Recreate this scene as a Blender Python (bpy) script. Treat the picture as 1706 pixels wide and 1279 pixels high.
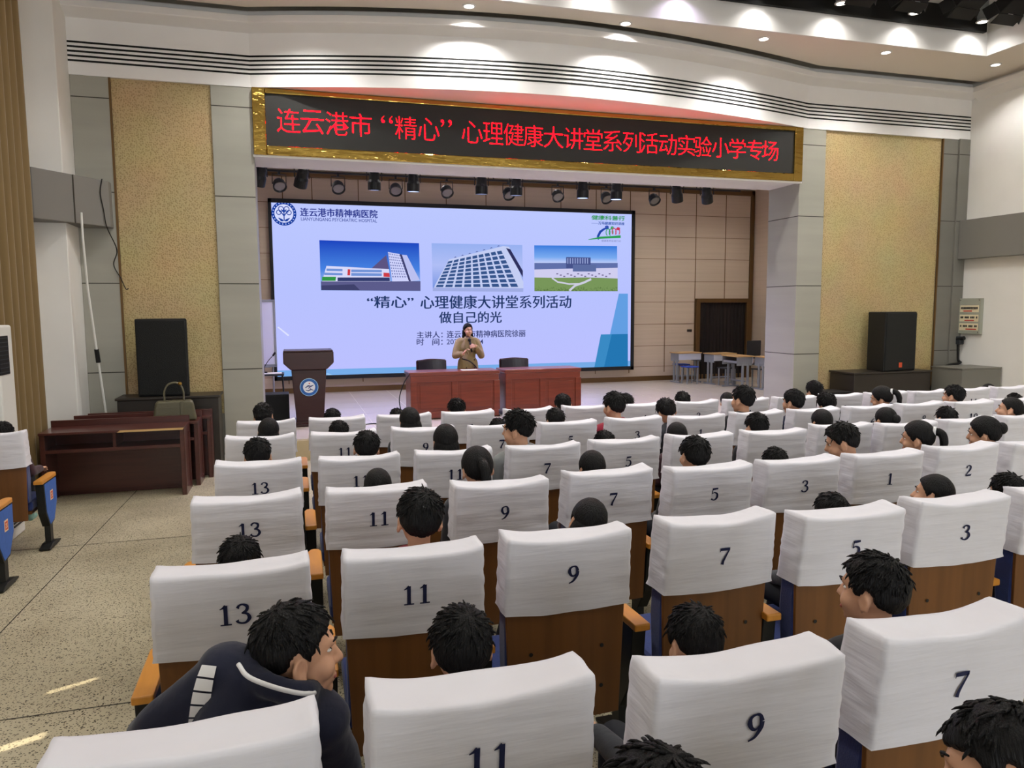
import bpy, bmesh, math, random
import numpy as np
from mathutils import Vector, Matrix, noise

for o in list(bpy.data.objects):
    bpy.data.objects.remove(o)
SC = bpy.context.scene
COL = SC.collection
PI = math.pi

# ------------------------------------------------------------------ camera, world, exposure
F_PX, W_PX, H_PX = 1250.03, 1706.0, 1279.0
PITCH, YAW, ROLL = 0.0993148, 0.2882166, -0.0060333
CAM_Z = 2.04


def cam_rows():
    cy, sy, cp, sp, cr, sr = math.cos(YAW), math.sin(YAW), math.cos(PITCH), math.sin(PITCH), math.cos(ROLL), math.sin(ROLL)
    rz = np.array([[cy, -sy, 0], [sy, cy, 0], [0, 0, 1]])
    m = np.array([[1, 0, 0], [0, 0, -1], [0, 1, 0.]])
    rx = np.array([[1, 0, 0], [0, cp, -sp], [0, sp, cp]])
    rr = np.array([[cr, -sr, 0], [sr, cr, 0], [0, 0, 1]])
    return rr @ rx @ m @ rz


RM = cam_rows()
cam_d = bpy.data.cameras.new('camera')
cam = bpy.data.objects.new('camera', cam_d)
COL.objects.link(cam)
cam_d.sensor_width = 36.0
cam_d.lens = F_PX / W_PX * 36.0
cam_d.clip_start = 0.05
mw = Matrix.Identity(4)
for i in range(3):
    mw[i][0], mw[i][1], mw[i][2] = RM[0][i], -RM[1][i], -RM[2][i]
mw[2][3] = CAM_Z
cam.matrix_world = mw
SC.camera = cam

SC.view_settings.view_transform = 'Standard'
SC.view_settings.look = 'None'
SC.view_settings.exposure = 0.0
SC.view_settings.gamma = 1.0
SC.view_settings.use_curve_mapping = False
SC.cycles.use_denoising = True
SC.cycles.max_bounces = 10
SC.cycles.diffuse_bounces = 8
SC.cycles.sample_clamp_indirect = 6.0

world = bpy.data.worlds.new('world')
SC.world = world
world.use_nodes = True
world.node_tree.nodes['Background'].inputs[0].default_value = (0.72, 0.83, 1.0, 1)
world.node_tree.nodes['Background'].inputs[1].default_value = 2.2

SUN_DIR = Vector((0.62, 0.30, -0.60)).normalized()
sun_d = bpy.data.lights.new('sun', 'SUN')
sun_d.energy = 9.0
sun_d.angle = 0.009
sun_d.color = (1.0, 0.90, 0.72)
sun = bpy.data.objects.new('sun', sun_d)
COL.objects.link(sun)
sun.rotation_euler = SUN_DIR.to_track_quat('-Z', 'Y').to_euler()
sun.location = (-8, 0, 8)

# brightness of the lamps (watts), the last one an added rear fill
P_FRONT, P_COFFER, P_HALL, P_STAGE, P_REAR_FILL = 122.0, 22.0, 155.0, 80.0, 235.0


def ray(px, py):
    c = np.array([(px - W_PX / 2) / F_PX, (py - H_PX / 2) / F_PX, 1.0])
    d = RM.T @ c
    return d / d[1]


def at(px, py, Y):
    d = ray(px, py) * Y
    return Vector((d[0], d[1], d[2] + CAM_Z))


def atz(px, py, z):
    d = ray(px, py)
    d = d * (z - CAM_Z) / d[2]
    return Vector((d[0], d[1], z))


# ------------------------------------------------------------------ materials
def s2l(c):
    c = c / 255.0
    return c / 12.92 if c <= 0.04045 else ((c + 0.055) / 1.055) ** 2.4


def rgb(r, g, b):
    return (s2l(r), s2l(g), s2l(b), 1.0)


def mat(name, col, rough=0.6, metal=0.0, var=0.0, vscale=(4, 4, 4), bump=0.0, bscale=(40, 40, 40), spec=0.4, coat=0.0, sheen=0.0, detail=4):
    m = bpy.data.materials.new(name)
    m.use_nodes = True
    nt = m.node_tree
    b = nt.nodes['Principled BSDF']
    b.inputs['Base Color'].default_value = col
    b.inputs['Roughness'].default_value = rough
    b.inputs['Metallic'].default_value = metal
    b.inputs['Specular IOR Level'].default_value = spec
    b.inputs['Coat Weight'].default_value = coat
    b.inputs['Sheen Weight'].default_value = sheen
    if var or bump:
        tc = nt.nodes.new('ShaderNodeTexCoord')

    def nz(scale):
        mp = nt.nodes.new('ShaderNodeMapping')
        mp.inputs['Scale'].default_value = scale
        n = nt.nodes.new('ShaderNodeTexNoise')
        n.inputs['Scale'].default_value = 1.0
        n.inputs['Detail'].default_value = detail
        nt.links.new(tc.outputs['Object'], mp.inputs['Vector'])
        nt.links.new(mp.outputs['Vector'], n.inputs['Vector'])
        return n
    if var:
        n = nz(vscale)
        mr = nt.nodes.new('ShaderNodeMapRange')
        mr.inputs['From Min'].default_value = 0.3
        mr.inputs['From Max'].default_value = 0.7
        mr.inputs['To Min'].default_value = 1 - var
        mr.inputs['To Max'].default_value = 1 + var
        mx = nt.nodes.new('ShaderNodeVectorMath')
        mx.operation = 'SCALE'
        mx.inputs[0].default_value = col[:3]
        nt.links.new(n.outputs['Fac'], mr.inputs['Value'])
        nt.links.new(mr.outputs['Result'], mx.inputs['Scale'])
        nt.links.new(mx.outputs['Vector'], b.inputs['Base Color'])
    if bump:
        n = nz(bscale)
        bp = nt.nodes.new('ShaderNodeBump')
        bp.inputs['Strength'].default_value = bump
        bp.inputs['Distance'].default_value = 0.02
        nt.links.new(n.outputs['Fac'], bp.inputs['Height'])
        nt.links.new(bp.outputs['Normal'], b.inputs['Normal'])
    return m


def emis(name, col, strength=1.0):
    m = bpy.data.materials.new(name)
    m.use_nodes = True
    nt = m.node_tree
    nt.nodes.remove(nt.nodes['Principled BSDF'])
    e = nt.nodes.new('ShaderNodeEmission')
    e.inputs[0].default_value = col
    e.inputs[1].default_value = strength
    nt.links.new(e.outputs[0], nt.nodes['Material Output'].inputs[0])
    return m


def emis_ramp(name, stops, axis=2, lo=0.0, hi=1.0, strength=1.0, noise_amt=0.0):
    """an emitting picture area whose colour runs along one of its own axes (a sky in a slide photo)"""
    m = emis(name, (1, 1, 1, 1), strength)
    nt = m.node_tree
    e = [n for n in nt.nodes if n.type == 'EMISSION'][0]
    tc = nt.nodes.new('ShaderNodeTexCoord')
    sx = nt.nodes.new('ShaderNodeSeparateXYZ')
    mr = nt.nodes.new('ShaderNodeMapRange')
    mr.inputs['From Min'].default_value = lo
    mr.inputs['From Max'].default_value = hi
    cr = nt.nodes.new('ShaderNodeValToRGB')
    while len(cr.color_ramp.elements) < len(stops):
        cr.color_ramp.elements.new(0.5)
    for el, (p, c) in zip(cr.color_ramp.elements, stops):
        el.position = p
        el.color = c
    nt.links.new(tc.outputs['Object'], sx.inputs[0])
    src = sx.outputs[axis]
    if noise_amt:
        n = nt.nodes.new('ShaderNodeTexNoise')
        n.inputs['Scale'].default_value = 22.0
        ad = nt.nodes.new('ShaderNodeMath')
        ad.operation = 'MULTIPLY_ADD'
        ad.inputs[1].default_value = noise_amt
        nt.links.new(tc.outputs['Object'], n.inputs['Vector'])
        nt.links.new(n.outputs['Fac'], ad.inputs[0])
        nt.links.new(src, ad.inputs[2])
        src = ad.outputs[0]
    nt.links.new(src, mr.inputs['Value'])
    nt.links.new(mr.outputs['Result'], cr.inputs[0])
    nt.links.new(cr.outputs[0], e.inputs[0])
    return m


M = {}
M['wall'] = mat('white_wall_paint', rgb(231, 229, 224), 0.8, var=0.03, vscale=(1.5, 1.5, 1.5))
M['ceil'] = mat('ceiling_paint', rgb(232, 224, 213), 0.85, var=0.015, vscale=(.6, .6, .6))
M['fascia'] = mat('white_plaster', rgb(233, 231, 229), 0.7, var=0.02, vscale=(2, 2, 2))
M['black'] = mat('matt_black', rgb(14, 14, 13), 0.7)
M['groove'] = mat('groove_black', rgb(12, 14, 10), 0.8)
M['panel'] = mat('grey_panel', rgb(158, 156, 145), 0.5, var=0.05, vscale=(.6, .6, 6))
M['panel_dark'] = mat('dark_grey_panel', rgb(118, 116, 108), 0.45, var=0.05, vscale=(.6, .6, 3))
M['seam'] = mat('dark_seam', rgb(60, 56, 48), 0.7)
M['band'] = mat('grey_band', rgb(122, 120, 115), 0.55, var=0.04, vscale=(1, 1, 1))
M['gold'] = mat('polished_gold', rgb(190, 158, 82), 0.05, 1.0, bump=0.9, bscale=(1.3, 5, 5))
M['bronze'] = mat('bronze_trim', rgb(110, 84, 52), 0.4, 0.6)
M['stagewall'] = mat('beige_stage_panel', rgb(196, 178, 156), 0.6, var=0.04, vscale=(.5, .5, 18))
M['stagefloor'] = mat('pale_stage_tile', rgb(206, 194, 178), 0.22, var=0.04, vscale=(.7, .7, .7), spec=0.5)
M['riser'] = mat('stage_riser_tile', rgb(190, 174, 140), 0.4)
M['cover'] = mat('white_cotton_cover', rgb(224, 223, 230), 0.9, var=0.02, vscale=(7, 7, 7), bump=0.2, bscale=(4, 4, 40), spec=0.15, sheen=0.1, detail=3)
M['wood'] = mat('seat_back_wood', rgb(112, 72, 34), 0.45, var=0.14, vscale=(28, 28, 1.2), spec=0.4)
M['armwood'] = mat('armrest_wood', rgb(206, 138, 50), 0.35, var=0.12, vscale=(20, 3, 20), spec=0.45)
M['blue'] = mat('blue_upholstery', rgb(34, 52, 112), 0.85, var=0.1, vscale=(30, 30, 30), bump=0.15, bscale=(200, 200, 200), sheen=0.2)
M['bluepanel'] = mat('blue_side_panel', rgb(64, 104, 182), 0.7, var=0.06, vscale=(30, 30, 30))
M['steel_black'] = mat('black_steel', rgb(26, 27, 26), 0.45, 0.2)
M['navy'] = mat('navy_print', rgb(22, 28, 66), 0.8)
M['badge'] = mat('orange_red_badge', rgb(214, 84, 50), 0.5)
M['badgeline'] = mat('badge_cream', rgb(240, 206, 170), 0.5)
M['mahog'] = mat('red_mahogany', rgb(112, 46, 28), 0.3, var=0.2, vscale=(2, 14, 30), spec=0.5, coat=0.2)
M['mahog2'] = mat('dark_mahogany', rgb(80, 42, 36), 0.3, var=0.16, vscale=(2, 10, 24), spec=0.5, coat=0.15)
M['edge'] = mat('bare_wood_edge', rgb(214, 176, 118), 0.5)
M['walnut'] = mat('dark_walnut', rgb(52, 26, 24), 0.35, var=0.15, vscale=(3, 3, 20))
M['plinth'] = mat('dark_brown_plinth', rgb(46, 40, 34), 0.4, var=0.1, vscale=(2, 2, 12))
M['spk'] = mat('speaker_black', rgb(18, 19, 19), 0.6)
M['grille'] = mat('speaker_grille', rgb(20, 22, 21), 0.75, bump=0.5, bscale=(160, 160, 160))
M['skin'] = mat('skin', rgb(206, 158, 128), 0.5, var=0.05, vscale=(14, 14, 14), spec=0.35)
M['hair'] = mat('black_hair', rgb(11, 10, 10), 0.5, var=0.35, vscale=(60, 60, 9), bump=0.5, bscale=(190, 190, 22), spec=0.22)
M['lip'] = mat('lip', rgb(168, 96, 86), 0.5)
M['eyewhite'] = mat('eye_white', rgb(226, 222, 216), 0.3)
M['white'] = mat('white_cloth', rgb(226, 226, 226), 0.8)
M['steel'] = mat('grey_painted_steel', rgb(140, 144, 146), 0.45, 0.1)
M['desktop'] = mat('light_wood_top', rgb(196, 158, 104), 0.4, var=0.08, vscale=(3, 20, 20))
M['dkplastic'] = mat('dark_plastic', rgb(40, 44, 48), 0.5)
M['bluepl'] = mat('blue_plastic', rgb(40, 76, 180), 0.45)
M['curtain'] = mat('ochre_curtain', rgb(122, 100, 60), 0.8, var=0.08, vscale=(12, 12, 1), sheen=0.3)
M['acwhite'] = mat('ac_white', rgb(222, 222, 216), 0.4)
M['boxgrey'] = mat('panel_box_grey', rgb(160, 162, 148), 0.45)
M['cream'] = mat('breaker_cream', rgb(226, 214, 180), 0.45)
M['red'] = mat('red_plastic', rgb(190, 52, 40), 0.45)
M['olive'] = mat('olive_leather', rgb(92, 88, 66), 0.4, bump=0.1, bscale=(60, 60, 60))
M['chrome'] = mat('chrome', rgb(200, 200, 200), 0.2, 1.0)
M['khaki'] = mat('khaki_cotton', rgb(150, 132, 92), 0.8, var=0.08, vscale=(9, 9, 9), bump=0.3, bscale=(14, 14, 8))
M['brownknit'] = mat('brown_knit', rgb(120, 92, 78), 0.9)
M['leather'] = mat('black_leather', rgb(30, 26, 28), 0.35, spec=0.5)
M['trouser'] = mat('dark_trousers', rgb(26, 28, 36), 0.85)
M['sneaker'] = mat('teal_sneaker', rgb(130, 170, 160), 0.6)
M['shoe'] = mat('black_shoe', rgb(24, 24, 26), 0.6)
M['lens'] = mat('lamp_lens_glass', rgb(120, 118, 112), 0.15, 0.4)
M['doorglass'] = mat('dark_curtain_folds', rgb(30, 22, 18), 0.85, var=0.5, vscale=(16, 16, .4))
M['lampglow'] = emis('downlight_glow', (1.0, 0.97, 0.9, 1), 14.0)
M['blueglow'] = emis('blue_lamp_glow', (0.45, 0.55, 1.0, 1), 2.5)
M['paper'] = mat('paper', rgb(235, 232, 222), 0.8)


def beige_mat():
    m = mat('perforated_beige_panel', rgb(198, 172, 116), 0.65)
    nt = m.node_tree
    b = nt.nodes['Principled BSDF']
    tc = nt.nodes.new('ShaderNodeTexCoord')
    mp = nt.nodes.new('ShaderNodeMapping')
    mp.inputs['Scale'].default_value = (42, 42, 42)
    v = nt.nodes.new('ShaderNodeTexVoronoi')
    v.inputs['Scale'].default_value = 1.0
    v.inputs['Randomness'].default_value = 0.8
    cr = nt.nodes.new('ShaderNodeValToRGB')
    cr.color_ramp.elements[0].position = 0.16
    cr.color_ramp.elements[0].color = rgb(158, 136, 90)
    cr.color_ramp.elements[1].position = 0.46
    cr.color_ramp.elements[1].color = rgb(196, 174, 126)
    n = nt.nodes.new('ShaderNodeTexNoise')
    n.inputs['Scale'].default_value = 1.6
    mx = nt.nodes.new('ShaderNodeMix')
    mx.data_type = 'RGBA'
    mx.blend_type = 'MULTIPLY'
    mx.inputs['Factor'].default_value = 0.25
    nt.links.new(tc.outputs['Object'], mp.inputs[0])
    nt.links.new(mp.outputs[0], v.inputs['Vector'])
    nt.links.new(v.outputs['Distance'], cr.inputs[0])
    nt.links.new(tc.outputs['Object'], n.inputs['Vector'])
    nt.links.new(cr.outputs[0], mx.inputs[6])
    nt.links.new(n.outputs['Color'], mx.inputs[7])
    nt.links.new(mx.outputs[2], b.inputs['Base Color'])
    bp = nt.nodes.new('ShaderNodeBump')
    bp.inputs['Strength'].default_value = 0.4
    bp.inputs['Distance'].default_value = 0.01
    nt.links.new(v.outputs['Distance'], bp.inputs['Height'])
    nt.links.new(bp.outputs[0], b.inputs['Normal'])
    return m


M['beige'] = beige_mat()


def floor_mat():
    m = mat('terrazzo', rgb(186, 174, 142), 0.42, spec=0.45)
    nt = m.node_tree
    b = nt.nodes['Principled BSDF']
    tc = nt.nodes.new('ShaderNodeTexCoord')
    n1 = nt.nodes.new('ShaderNodeTexNoise')
    n1.inputs['Scale'].default_value = 1.1
    n1.inputs['Detail'].default_value = 6
    c1 = nt.nodes.new('ShaderNodeValToRGB')
    c1.color_ramp.elements[0].position = 0.3
    c1.color_ramp.elements[0].color = rgb(160, 150, 124)
    c1.color_ramp.elements[1].position = 0.7
    c1.color_ramp.elements[1].color = rgb(198, 188, 160)
    v = nt.nodes.new('ShaderNodeTexVoronoi')
    v.inputs['Scale'].default_value = 88
    v.inputs['Randomness'].default_value = 1.0
    n2 = nt.nodes.new('ShaderNodeTexNoise')
    n2.inputs['Scale'].default_value = 52
    ms = nt.nodes.new('ShaderNodeMath')
    ms.operation = 'MULTIPLY_ADD'
    ms.inputs[1].default_value = 0.9
    c2 = nt.nodes.new('ShaderNodeValToRGB')
    c2.color_ramp.elements[0].position = 0.70
    c2.color_ramp.elements[0].color = (0.10, 0.08, 0.055, 1)
    c2.color_ramp.elements[1].position = 0.80
    c2.color_ramp.elements[1].color = (1, 1, 1, 1)
    mx = nt.nodes.new('ShaderNodeMix')
    mx.data_type = 'RGBA'
    mx.blend_type = 'MULTIPLY'
    mx.inputs['Factor'].default_value = 1.0
    L = nt.links.new
    L(tc.outputs['Object'], n1.inputs['Vector'])
    L(tc.outputs['Object'], v.inputs['Vector'])
    L(tc.outputs['Object'], n2.inputs['Vector'])
    L(n2.outputs['Fac'], ms.inputs[0])
    L(v.outputs['Distance'], ms.inputs[2])
    L(n1.outputs['Fac'], c1.inputs[0])
    L(ms.outputs[0], c2.inputs[0])
    L(c1.outputs[0], mx.inputs[6])
    L(c2.outputs[0], mx.inputs[7])
    L(mx.outputs[2], b.inputs['Base Color'])
    return m


M['floor'] = floor_mat()
JC = {}


def cloth(r, g, b):
    k = (r, g, b)
    if k not in JC:
        JC[k] = mat('jacket_cloth', rgb(r, g, b), 0.85, var=0.1, vscale=(10, 10, 10), bump=0.25, bscale=(14, 14, 14), sheen=0.15)
    return JC[k]


# ------------------------------------------------------------------ mesh helpers
class MB:
    def __init__(self):
        self.bm = bmesh.new()

    def box(self, x0, x1, y0, y1, z0, z1, mx=None):
        vs = [Vector((x, y, z)) for z in (z0, z1) for y in (y0, y1) for x in (x0, x1)]
        if mx is not None:
            vs = [mx @ v for v in vs]
        v = [self.bm.verts.new(p) for p in vs]
        for f in ((0, 2, 3, 1), (4, 5, 7, 6), (0, 1, 5, 4), (2, 6, 7, 3), (0, 4, 6, 2), (1, 3, 7, 5)):
            self.bm.faces.new([v[i] for i in f])
        return self

    def poly(self, pts):
        self.bm.faces.new([self.bm.verts.new(p) for p in pts])
        return self

    def prism(self, pts, axis, a, b, mx=None):
        """pts: 2-D outline in the two other axes (in order), extruded along axis from a to b"""
        def put(p, t):
            q = list(p)
            q.insert(axis, t)
            q = Vector(q)
            return mx @ q if mx is not None else q
        A = [self.bm.verts.new(put(p, a)) for p in pts]
        B = [self.bm.verts.new(put(p, b)) for p in pts]
        n = len(pts)
        self.bm.faces.new(A)
        self.bm.faces.new(B[::-1])
        for i in range(n):
            self.bm.faces.new((A[i], B[i], B[(i + 1) % n], A[(i + 1) % n]))
        return self

    def tube(self, pts, rad, seg=10, caps=True):
        pts = [Vector(p) for p in pts]
        rads = rad if isinstance(rad, (list, tuple)) else [rad] * len(pts)
        rings = []
        up = None
        for i, p in enumerate(pts):
            d = (pts[min(i + 1, len(pts) - 1)] - pts[max(i - 1, 0)]).normalized()
            if up is None:
                up = Vector((0, 0, 1)) if abs(d.z) < 0.9 else Vector((1, 0, 0))
            a = d.cross(up).normalized()
            up = a.cross(d).normalized()
            rings.append([self.bm.verts.new(p + (a * math.cos(t) + up * math.sin(t)) * rads[i]) for t in [2 * PI * k / seg for k in range(seg)]])
        for A, B in zip(rings, rings[1:]):
            for k in range(seg):
                self.bm.faces.new((A[k], A[(k + 1) % seg], B[(k + 1) % seg], B[k]))
        if caps:
            self.bm.faces.new(rings[0][::-1])
            self.bm.faces.new(rings[-1])
        return self

    def ball(self, c, r, u=20, v=14, mx=None):
        c = Vector(c)
        r = Vector(r) if isinstance(r, (tuple, list, Vector)) else Vector((r, r, r))
        m = Matrix.Translation(c) @ (mx.to_4x4() if mx is not None else Matrix.Identity(4)) @ Matrix.Diagonal((r.x, r.y, r.z, 1))
        bmesh.ops.create_uvsphere(self.bm, u_segments=u, v_segments=v, radius=1.0, matrix=m)
        return self

    def cap(self, p0, p1, r0, r1=None, seg=12):
        """a tapering limb with round ends"""
        r1 = r0 if r1 is None else r1
        p0, p1 = Vector(p0), Vector(p1)
        d = p1 - p0
        L = max(d.length, 1e-5)
        q = d.to_track_quat('Z', 'Y').to_matrix()
        rings = []
        prof = []
        for k in range(5):
            t = PI / 2 * k / 4
            prof.append((-math.cos(t) * r0, math.sin(t) * r0))
        for k in range(5):
            t = PI / 2 * k / 4
            prof.append((L + math.sin(t) * r1, math.cos(t) * r1))
        for i, (z, r) in enumerate(prof):
            if r < 1e-6:
                rings.append([self.bm.verts.new(p0 + q @ Vector((0, 0, z)))])
            else:
                rings.append([self.bm.verts.new(p0 + q @ Vector((r * math.cos(2 * PI * k / seg), r * math.sin(2 * PI * k / seg), z))) for k in range(seg)])
        for A, B in zip(rings, rings[1:]):
            for k in range(seg):
                k2 = (k + 1) % seg
                if len(A) == 1 and len(B) > 1:
                    self.bm.faces.new((A[0], B[k2], B[k]))
                elif len(B) == 1 and len(A) > 1:
                    self.bm.faces.new((A[k], A[k2], B[0]))
                elif len(A) > 1:
                    self.bm.faces.new((A[k], A[k2], B[k2], B[k]))
        return self

    def chain(self, pts, rads):
        for (a, b, r, s) in zip(pts, pts[1:], rads, rads[1:]):
            self.cap(a, b, r, s)
        return self

    def disc(self, c, r, axis=1, seg=32, r_in=0.0, t=0.0):
        c = Vector(c)

        def P(rr, a, o):
            q = [rr * math.cos(a), rr * math.sin(a)]
            q.insert(axis, o)
            return c + Vector(q)
        if r_in > 0:
            A = [self.bm.verts.new(P(r, 2 * PI * k / seg, 0)) for k in range(seg)]
            B = [self.bm.verts.new(P(r_in, 2 * PI * k / seg, 0)) for k in range(seg)]
            for k in range(seg):
                self.bm.faces.new((A[k], A[(k + 1) % seg], B[(k + 1) % seg], B[k]))
        else:
            self.bm.faces.new([self.bm.verts.new(P(r, 2 * PI * k / seg, 0)) for k in range(seg)])
        return self

    def mesh(self, name, fix=True):
        if fix:
            bmesh.ops.recalc_face_normals(self.bm, faces=self.bm.faces[:])
        me = bpy.data.meshes.new(name)
        self.bm.to_mesh(me)
        self.bm.free()
        return me

    def build(self, name, m, parent=None, bevel=0.0, smooth=False, fix=True, seg=2):
        return put(name, self.mesh(name, fix), m, parent, bevel, smooth, seg)


def put(name, me, m=None, parent=None, bevel=0.0, smooth=False, seg=2):
    o = bpy.data.objects.new(name, me)
    COL.objects.link(o)
    if m is not None and not me.materials:
        me.materials.append(m)
    if parent is not None:
        o.parent = parent
    if smooth:
        for p in me.polygons:
            p.use_smooth = True
    if bevel:
        md = o.modifiers.new('edge', 'BEVEL')
        md.width = bevel
        md.segments = seg
        md.limit_method = 'ANGLE'
        md.angle_limit = 0.6
        md.harden_normals = False
    return o


def structure(o):
    o['kind'] = 'structure'
    return o


def tag(o, label, cat, group=None):
    o['label'] = label
    o['category'] = cat
    if group:
        o['group'] = group
    return o


def thing(name, label, cat, loc=(0, 0, 0), rz=0.0, group=None):
    o = bpy.data.objects.new(name, None)
    o.empty_display_size = 0.1
    COL.objects.link(o)
    o.location = loc
    o.rotation_euler = (0, 0, rz)
    return tag(o, label, cat, group)


def copy_tree(o, parent=None):
    c = o.copy()
    COL.objects.link(c)
    if parent is not None:
        c.parent = parent
    for ch in list(o.children):
        copy_tree(ch, c)
    return c


def remesh(mb, voxel, smooth_it=4, name='body'):
    me = mb.mesh(name)
    o = bpy.data.objects.new('tmp', me)
    COL.objects.link(o)
    r = o.modifiers.new('r', 'REMESH')
    r.mode = 'VOXEL'
    r.voxel_size = voxel
    r.use_smooth_shade = True
    if smooth_it:
        s = o.modifiers.new('s', 'SMOOTH')
        s.iterations = smooth_it
        s.factor = 0.5
    dg = bpy.context.evaluated_depsgraph_get()
    out = bpy.data.meshes.new_from_object(o.evaluated_get(dg))
    out.name = name
    bpy.data.objects.remove(o)
    bpy.data.meshes.remove(me)
    for p in out.polygons:
        p.use_smooth = True
    return out


def text_mesh(s, size, bold=0.0, depth=0.0, spacing=1.0):
    """writing as a flat mesh in the x-z plane, its lower left corner at the origin; returns mesh, width, height"""
    cu = bpy.data.curves.new('txt', 'FONT')
    cu.body = s
    cu.size = size
    cu.offset = bold
    cu.space_character = spacing
    cu.resolution_u = 3
    o = bpy.data.objects.new('txt', cu)
    COL.objects.link(o)
    dg = bpy.context.evaluated_depsgraph_get()
    me = bpy.data.meshes.new_from_object(o.evaluated_get(dg))
    bpy.data.objects.remove(o)
    bpy.data.curves.remove(cu)
    n = len(me.vertices)
    co = np.zeros(n * 3, dtype=np.float32)
    me.vertices.foreach_get('co', co)
    co = co.reshape(-1, 3)
    lo, hi = co.min(0), co.max(0)
    me.vertices.foreach_set('co', np.stack([co[:, 0] - lo[0], -co[:, 2], co[:, 1] - lo[1]], 1).astype(np.float32).ravel())
    me.update()
    me.materials.clear()
    return me, float(hi[0] - lo[0]), float(hi[1] - lo[1])


def write(s, m, parent, x0, x1, z0, z1, y, name='lettering', bold=0.0, double=0.0):
    """writing fitted in the rectangle x0..x1, z0..z1 on the plane y, facing -y (z1 None: keep the letters' proportions)"""
    me, w, h = text_mesh(s, 1.0, bold)
    o = put(name, me, m, parent)
    sx = (x1 - x0) / w
    sz = sx if z1 is None else (z1 - z0) / h
    o.scale = (sx, 1, sz)
    o.location = (x0, y, z0)
    if double:
        n = len(me.vertices)
        bm = bmesh.new()
        bm.from_mesh(me)
        g = bmesh.ops.duplicate(bm, geom=bm.verts[:] + bm.edges[:] + bm.faces[:])
        vs = [v for v in g['geom'] if isinstance(v, bmesh.types.BMVert)]
        for v in vs:
            v.co.x += double / sx
            v.co.y -= .0004
            v.co.z += double * .35 / sz
        bm.to_mesh(me)
        bm.free()
    return o


def rot_z(a):
    return Matrix.Rotation(a, 4, 'Z')


def smoothstep(a, b, x):
    t = max(0.0, min(1.0, (x - a) / (b - a)))
    return t * t * (3 - 2 * t)


def catmull(pts, n=8):
    P = [Vector(p) for p in pts]
    P = [P[0] * 2 - P[1]] + P + [P[-1] * 2 - P[-2]]
    out = []
    for i in range(1, len(P) - 2):
        for k in range(n):
            t = k / n
            out.append(0.5 * ((2 * P[i]) + (P[i + 1] - P[i - 1]) * t + (2 * P[i - 1] - 5 * P[i] + 4 * P[i + 1] - P[i + 2]) * t * t + (3 * P[i] - P[i - 1] - 3 * P[i + 1] + P[i + 2]) * t ** 3))
    out.append(P[-2])
    return out

# ------------------------------------------------------------------ the setting
YF = 10.45                     # plane of the proscenium front
XL, XR = -2.80, 11.30          # side walls
YB = 16.45                     # back wall of the stage
ZS = 0.297                     # stage floor
ZCEIL = 5.77


def zf(y):
    """height of the gently raked hall floor"""
    return 0.24755 - 0.027627 * (y - 1.38625)


y0, y1 = -14.0, 10.5
b = MB()
for k in range(2):
    d = -0.2 * k
    b.bm.verts.new((XL - .2, y0, zf(y0) + d))
    b.bm.verts.new((XR + .2, y0, zf(y0) + d))
    b.bm.verts.new((XR + .2, y1, zf(y1) + d))
    b.bm.verts.new((XL - .2, y1, zf(y1) + d))
b.bm.verts.ensure_lookup_table()
V = b.bm.verts
for f in ((0, 1, 2, 3), (7, 6, 5, 4), (0, 4, 5, 1), (1, 5, 6, 2), (2, 6, 7, 3), (3, 7, 4, 0)):
    b.bm.faces.new([V[i] for i in f])
floor = structure(b.build('floor', M['floor']))
# cast joints between the terrazzo bays
b = MB()
for xj in (-1.70, 0.60, 2.90, 5.20, 7.50, 9.80):
    b.poly([(xj - .004, -14, zf(-14) + .0015), (xj + .004, -14, zf(-14) + .0015), (xj + .004, 10.4, zf(10.4) + .0015), (xj - .004, 10.4, zf(10.4) + .0015)])
for yj in (-2.4, 0.7, 3.8, 6.9):
    b.poly([(XL, yj - .004, zf(yj) + .0015), (XR, yj - .004, zf(yj) + .0015), (XR, yj + .004, zf(yj) + .0015), (XL, yj + .004, zf(yj) + .0015)])
structure(b.build('floor_joint', M['seam'], floor))

# stage platform
b = MB()
b.box(-2.9, XR + .1, 10.5, YB + .2, -0.2, ZS)
stage = structure(b.build('stage_floor', M['stagefloor']))
b = MB()
b.box(-2.8, XR, 10.485, 10.5, -0.05, ZS - .02)
structure(b.build('stage_riser', M['riser'], stage))
b = MB()
for xj in np.arange(-2, 11.3, 0.8):
    b.box(xj - .003, xj + .003, 10.52, YB, ZS, ZS + .0008)
for yj in np.arange(11.2, YB, 0.8):
    b.box(-2.8, XR, yj - .003, yj + .003, ZS, ZS + .0008)
structure(b.build('tile_joint', M['riser'], stage))

# side and back walls


def wall_x(name, x0, x1, ya, yb, za, zb, holes=()):
    ys = sorted({ya, yb, *[h[0] for h in holes], *[h[1] for h in holes]})
    zs = sorted({za, zb, *[h[2] for h in holes], *[h[3] for h in holes]})
    b = MB()
    for p, q in zip(ys, ys[1:]):
        for r, s in zip(zs, zs[1:]):
            if any(h[0] <= p and q <= h[1] and h[2] <= r and s <= h[3] for h in holes):
                continue
            b.box(x0, x1, p, q, r, s)
    return structure(b.build(name, M['wall']))


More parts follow.
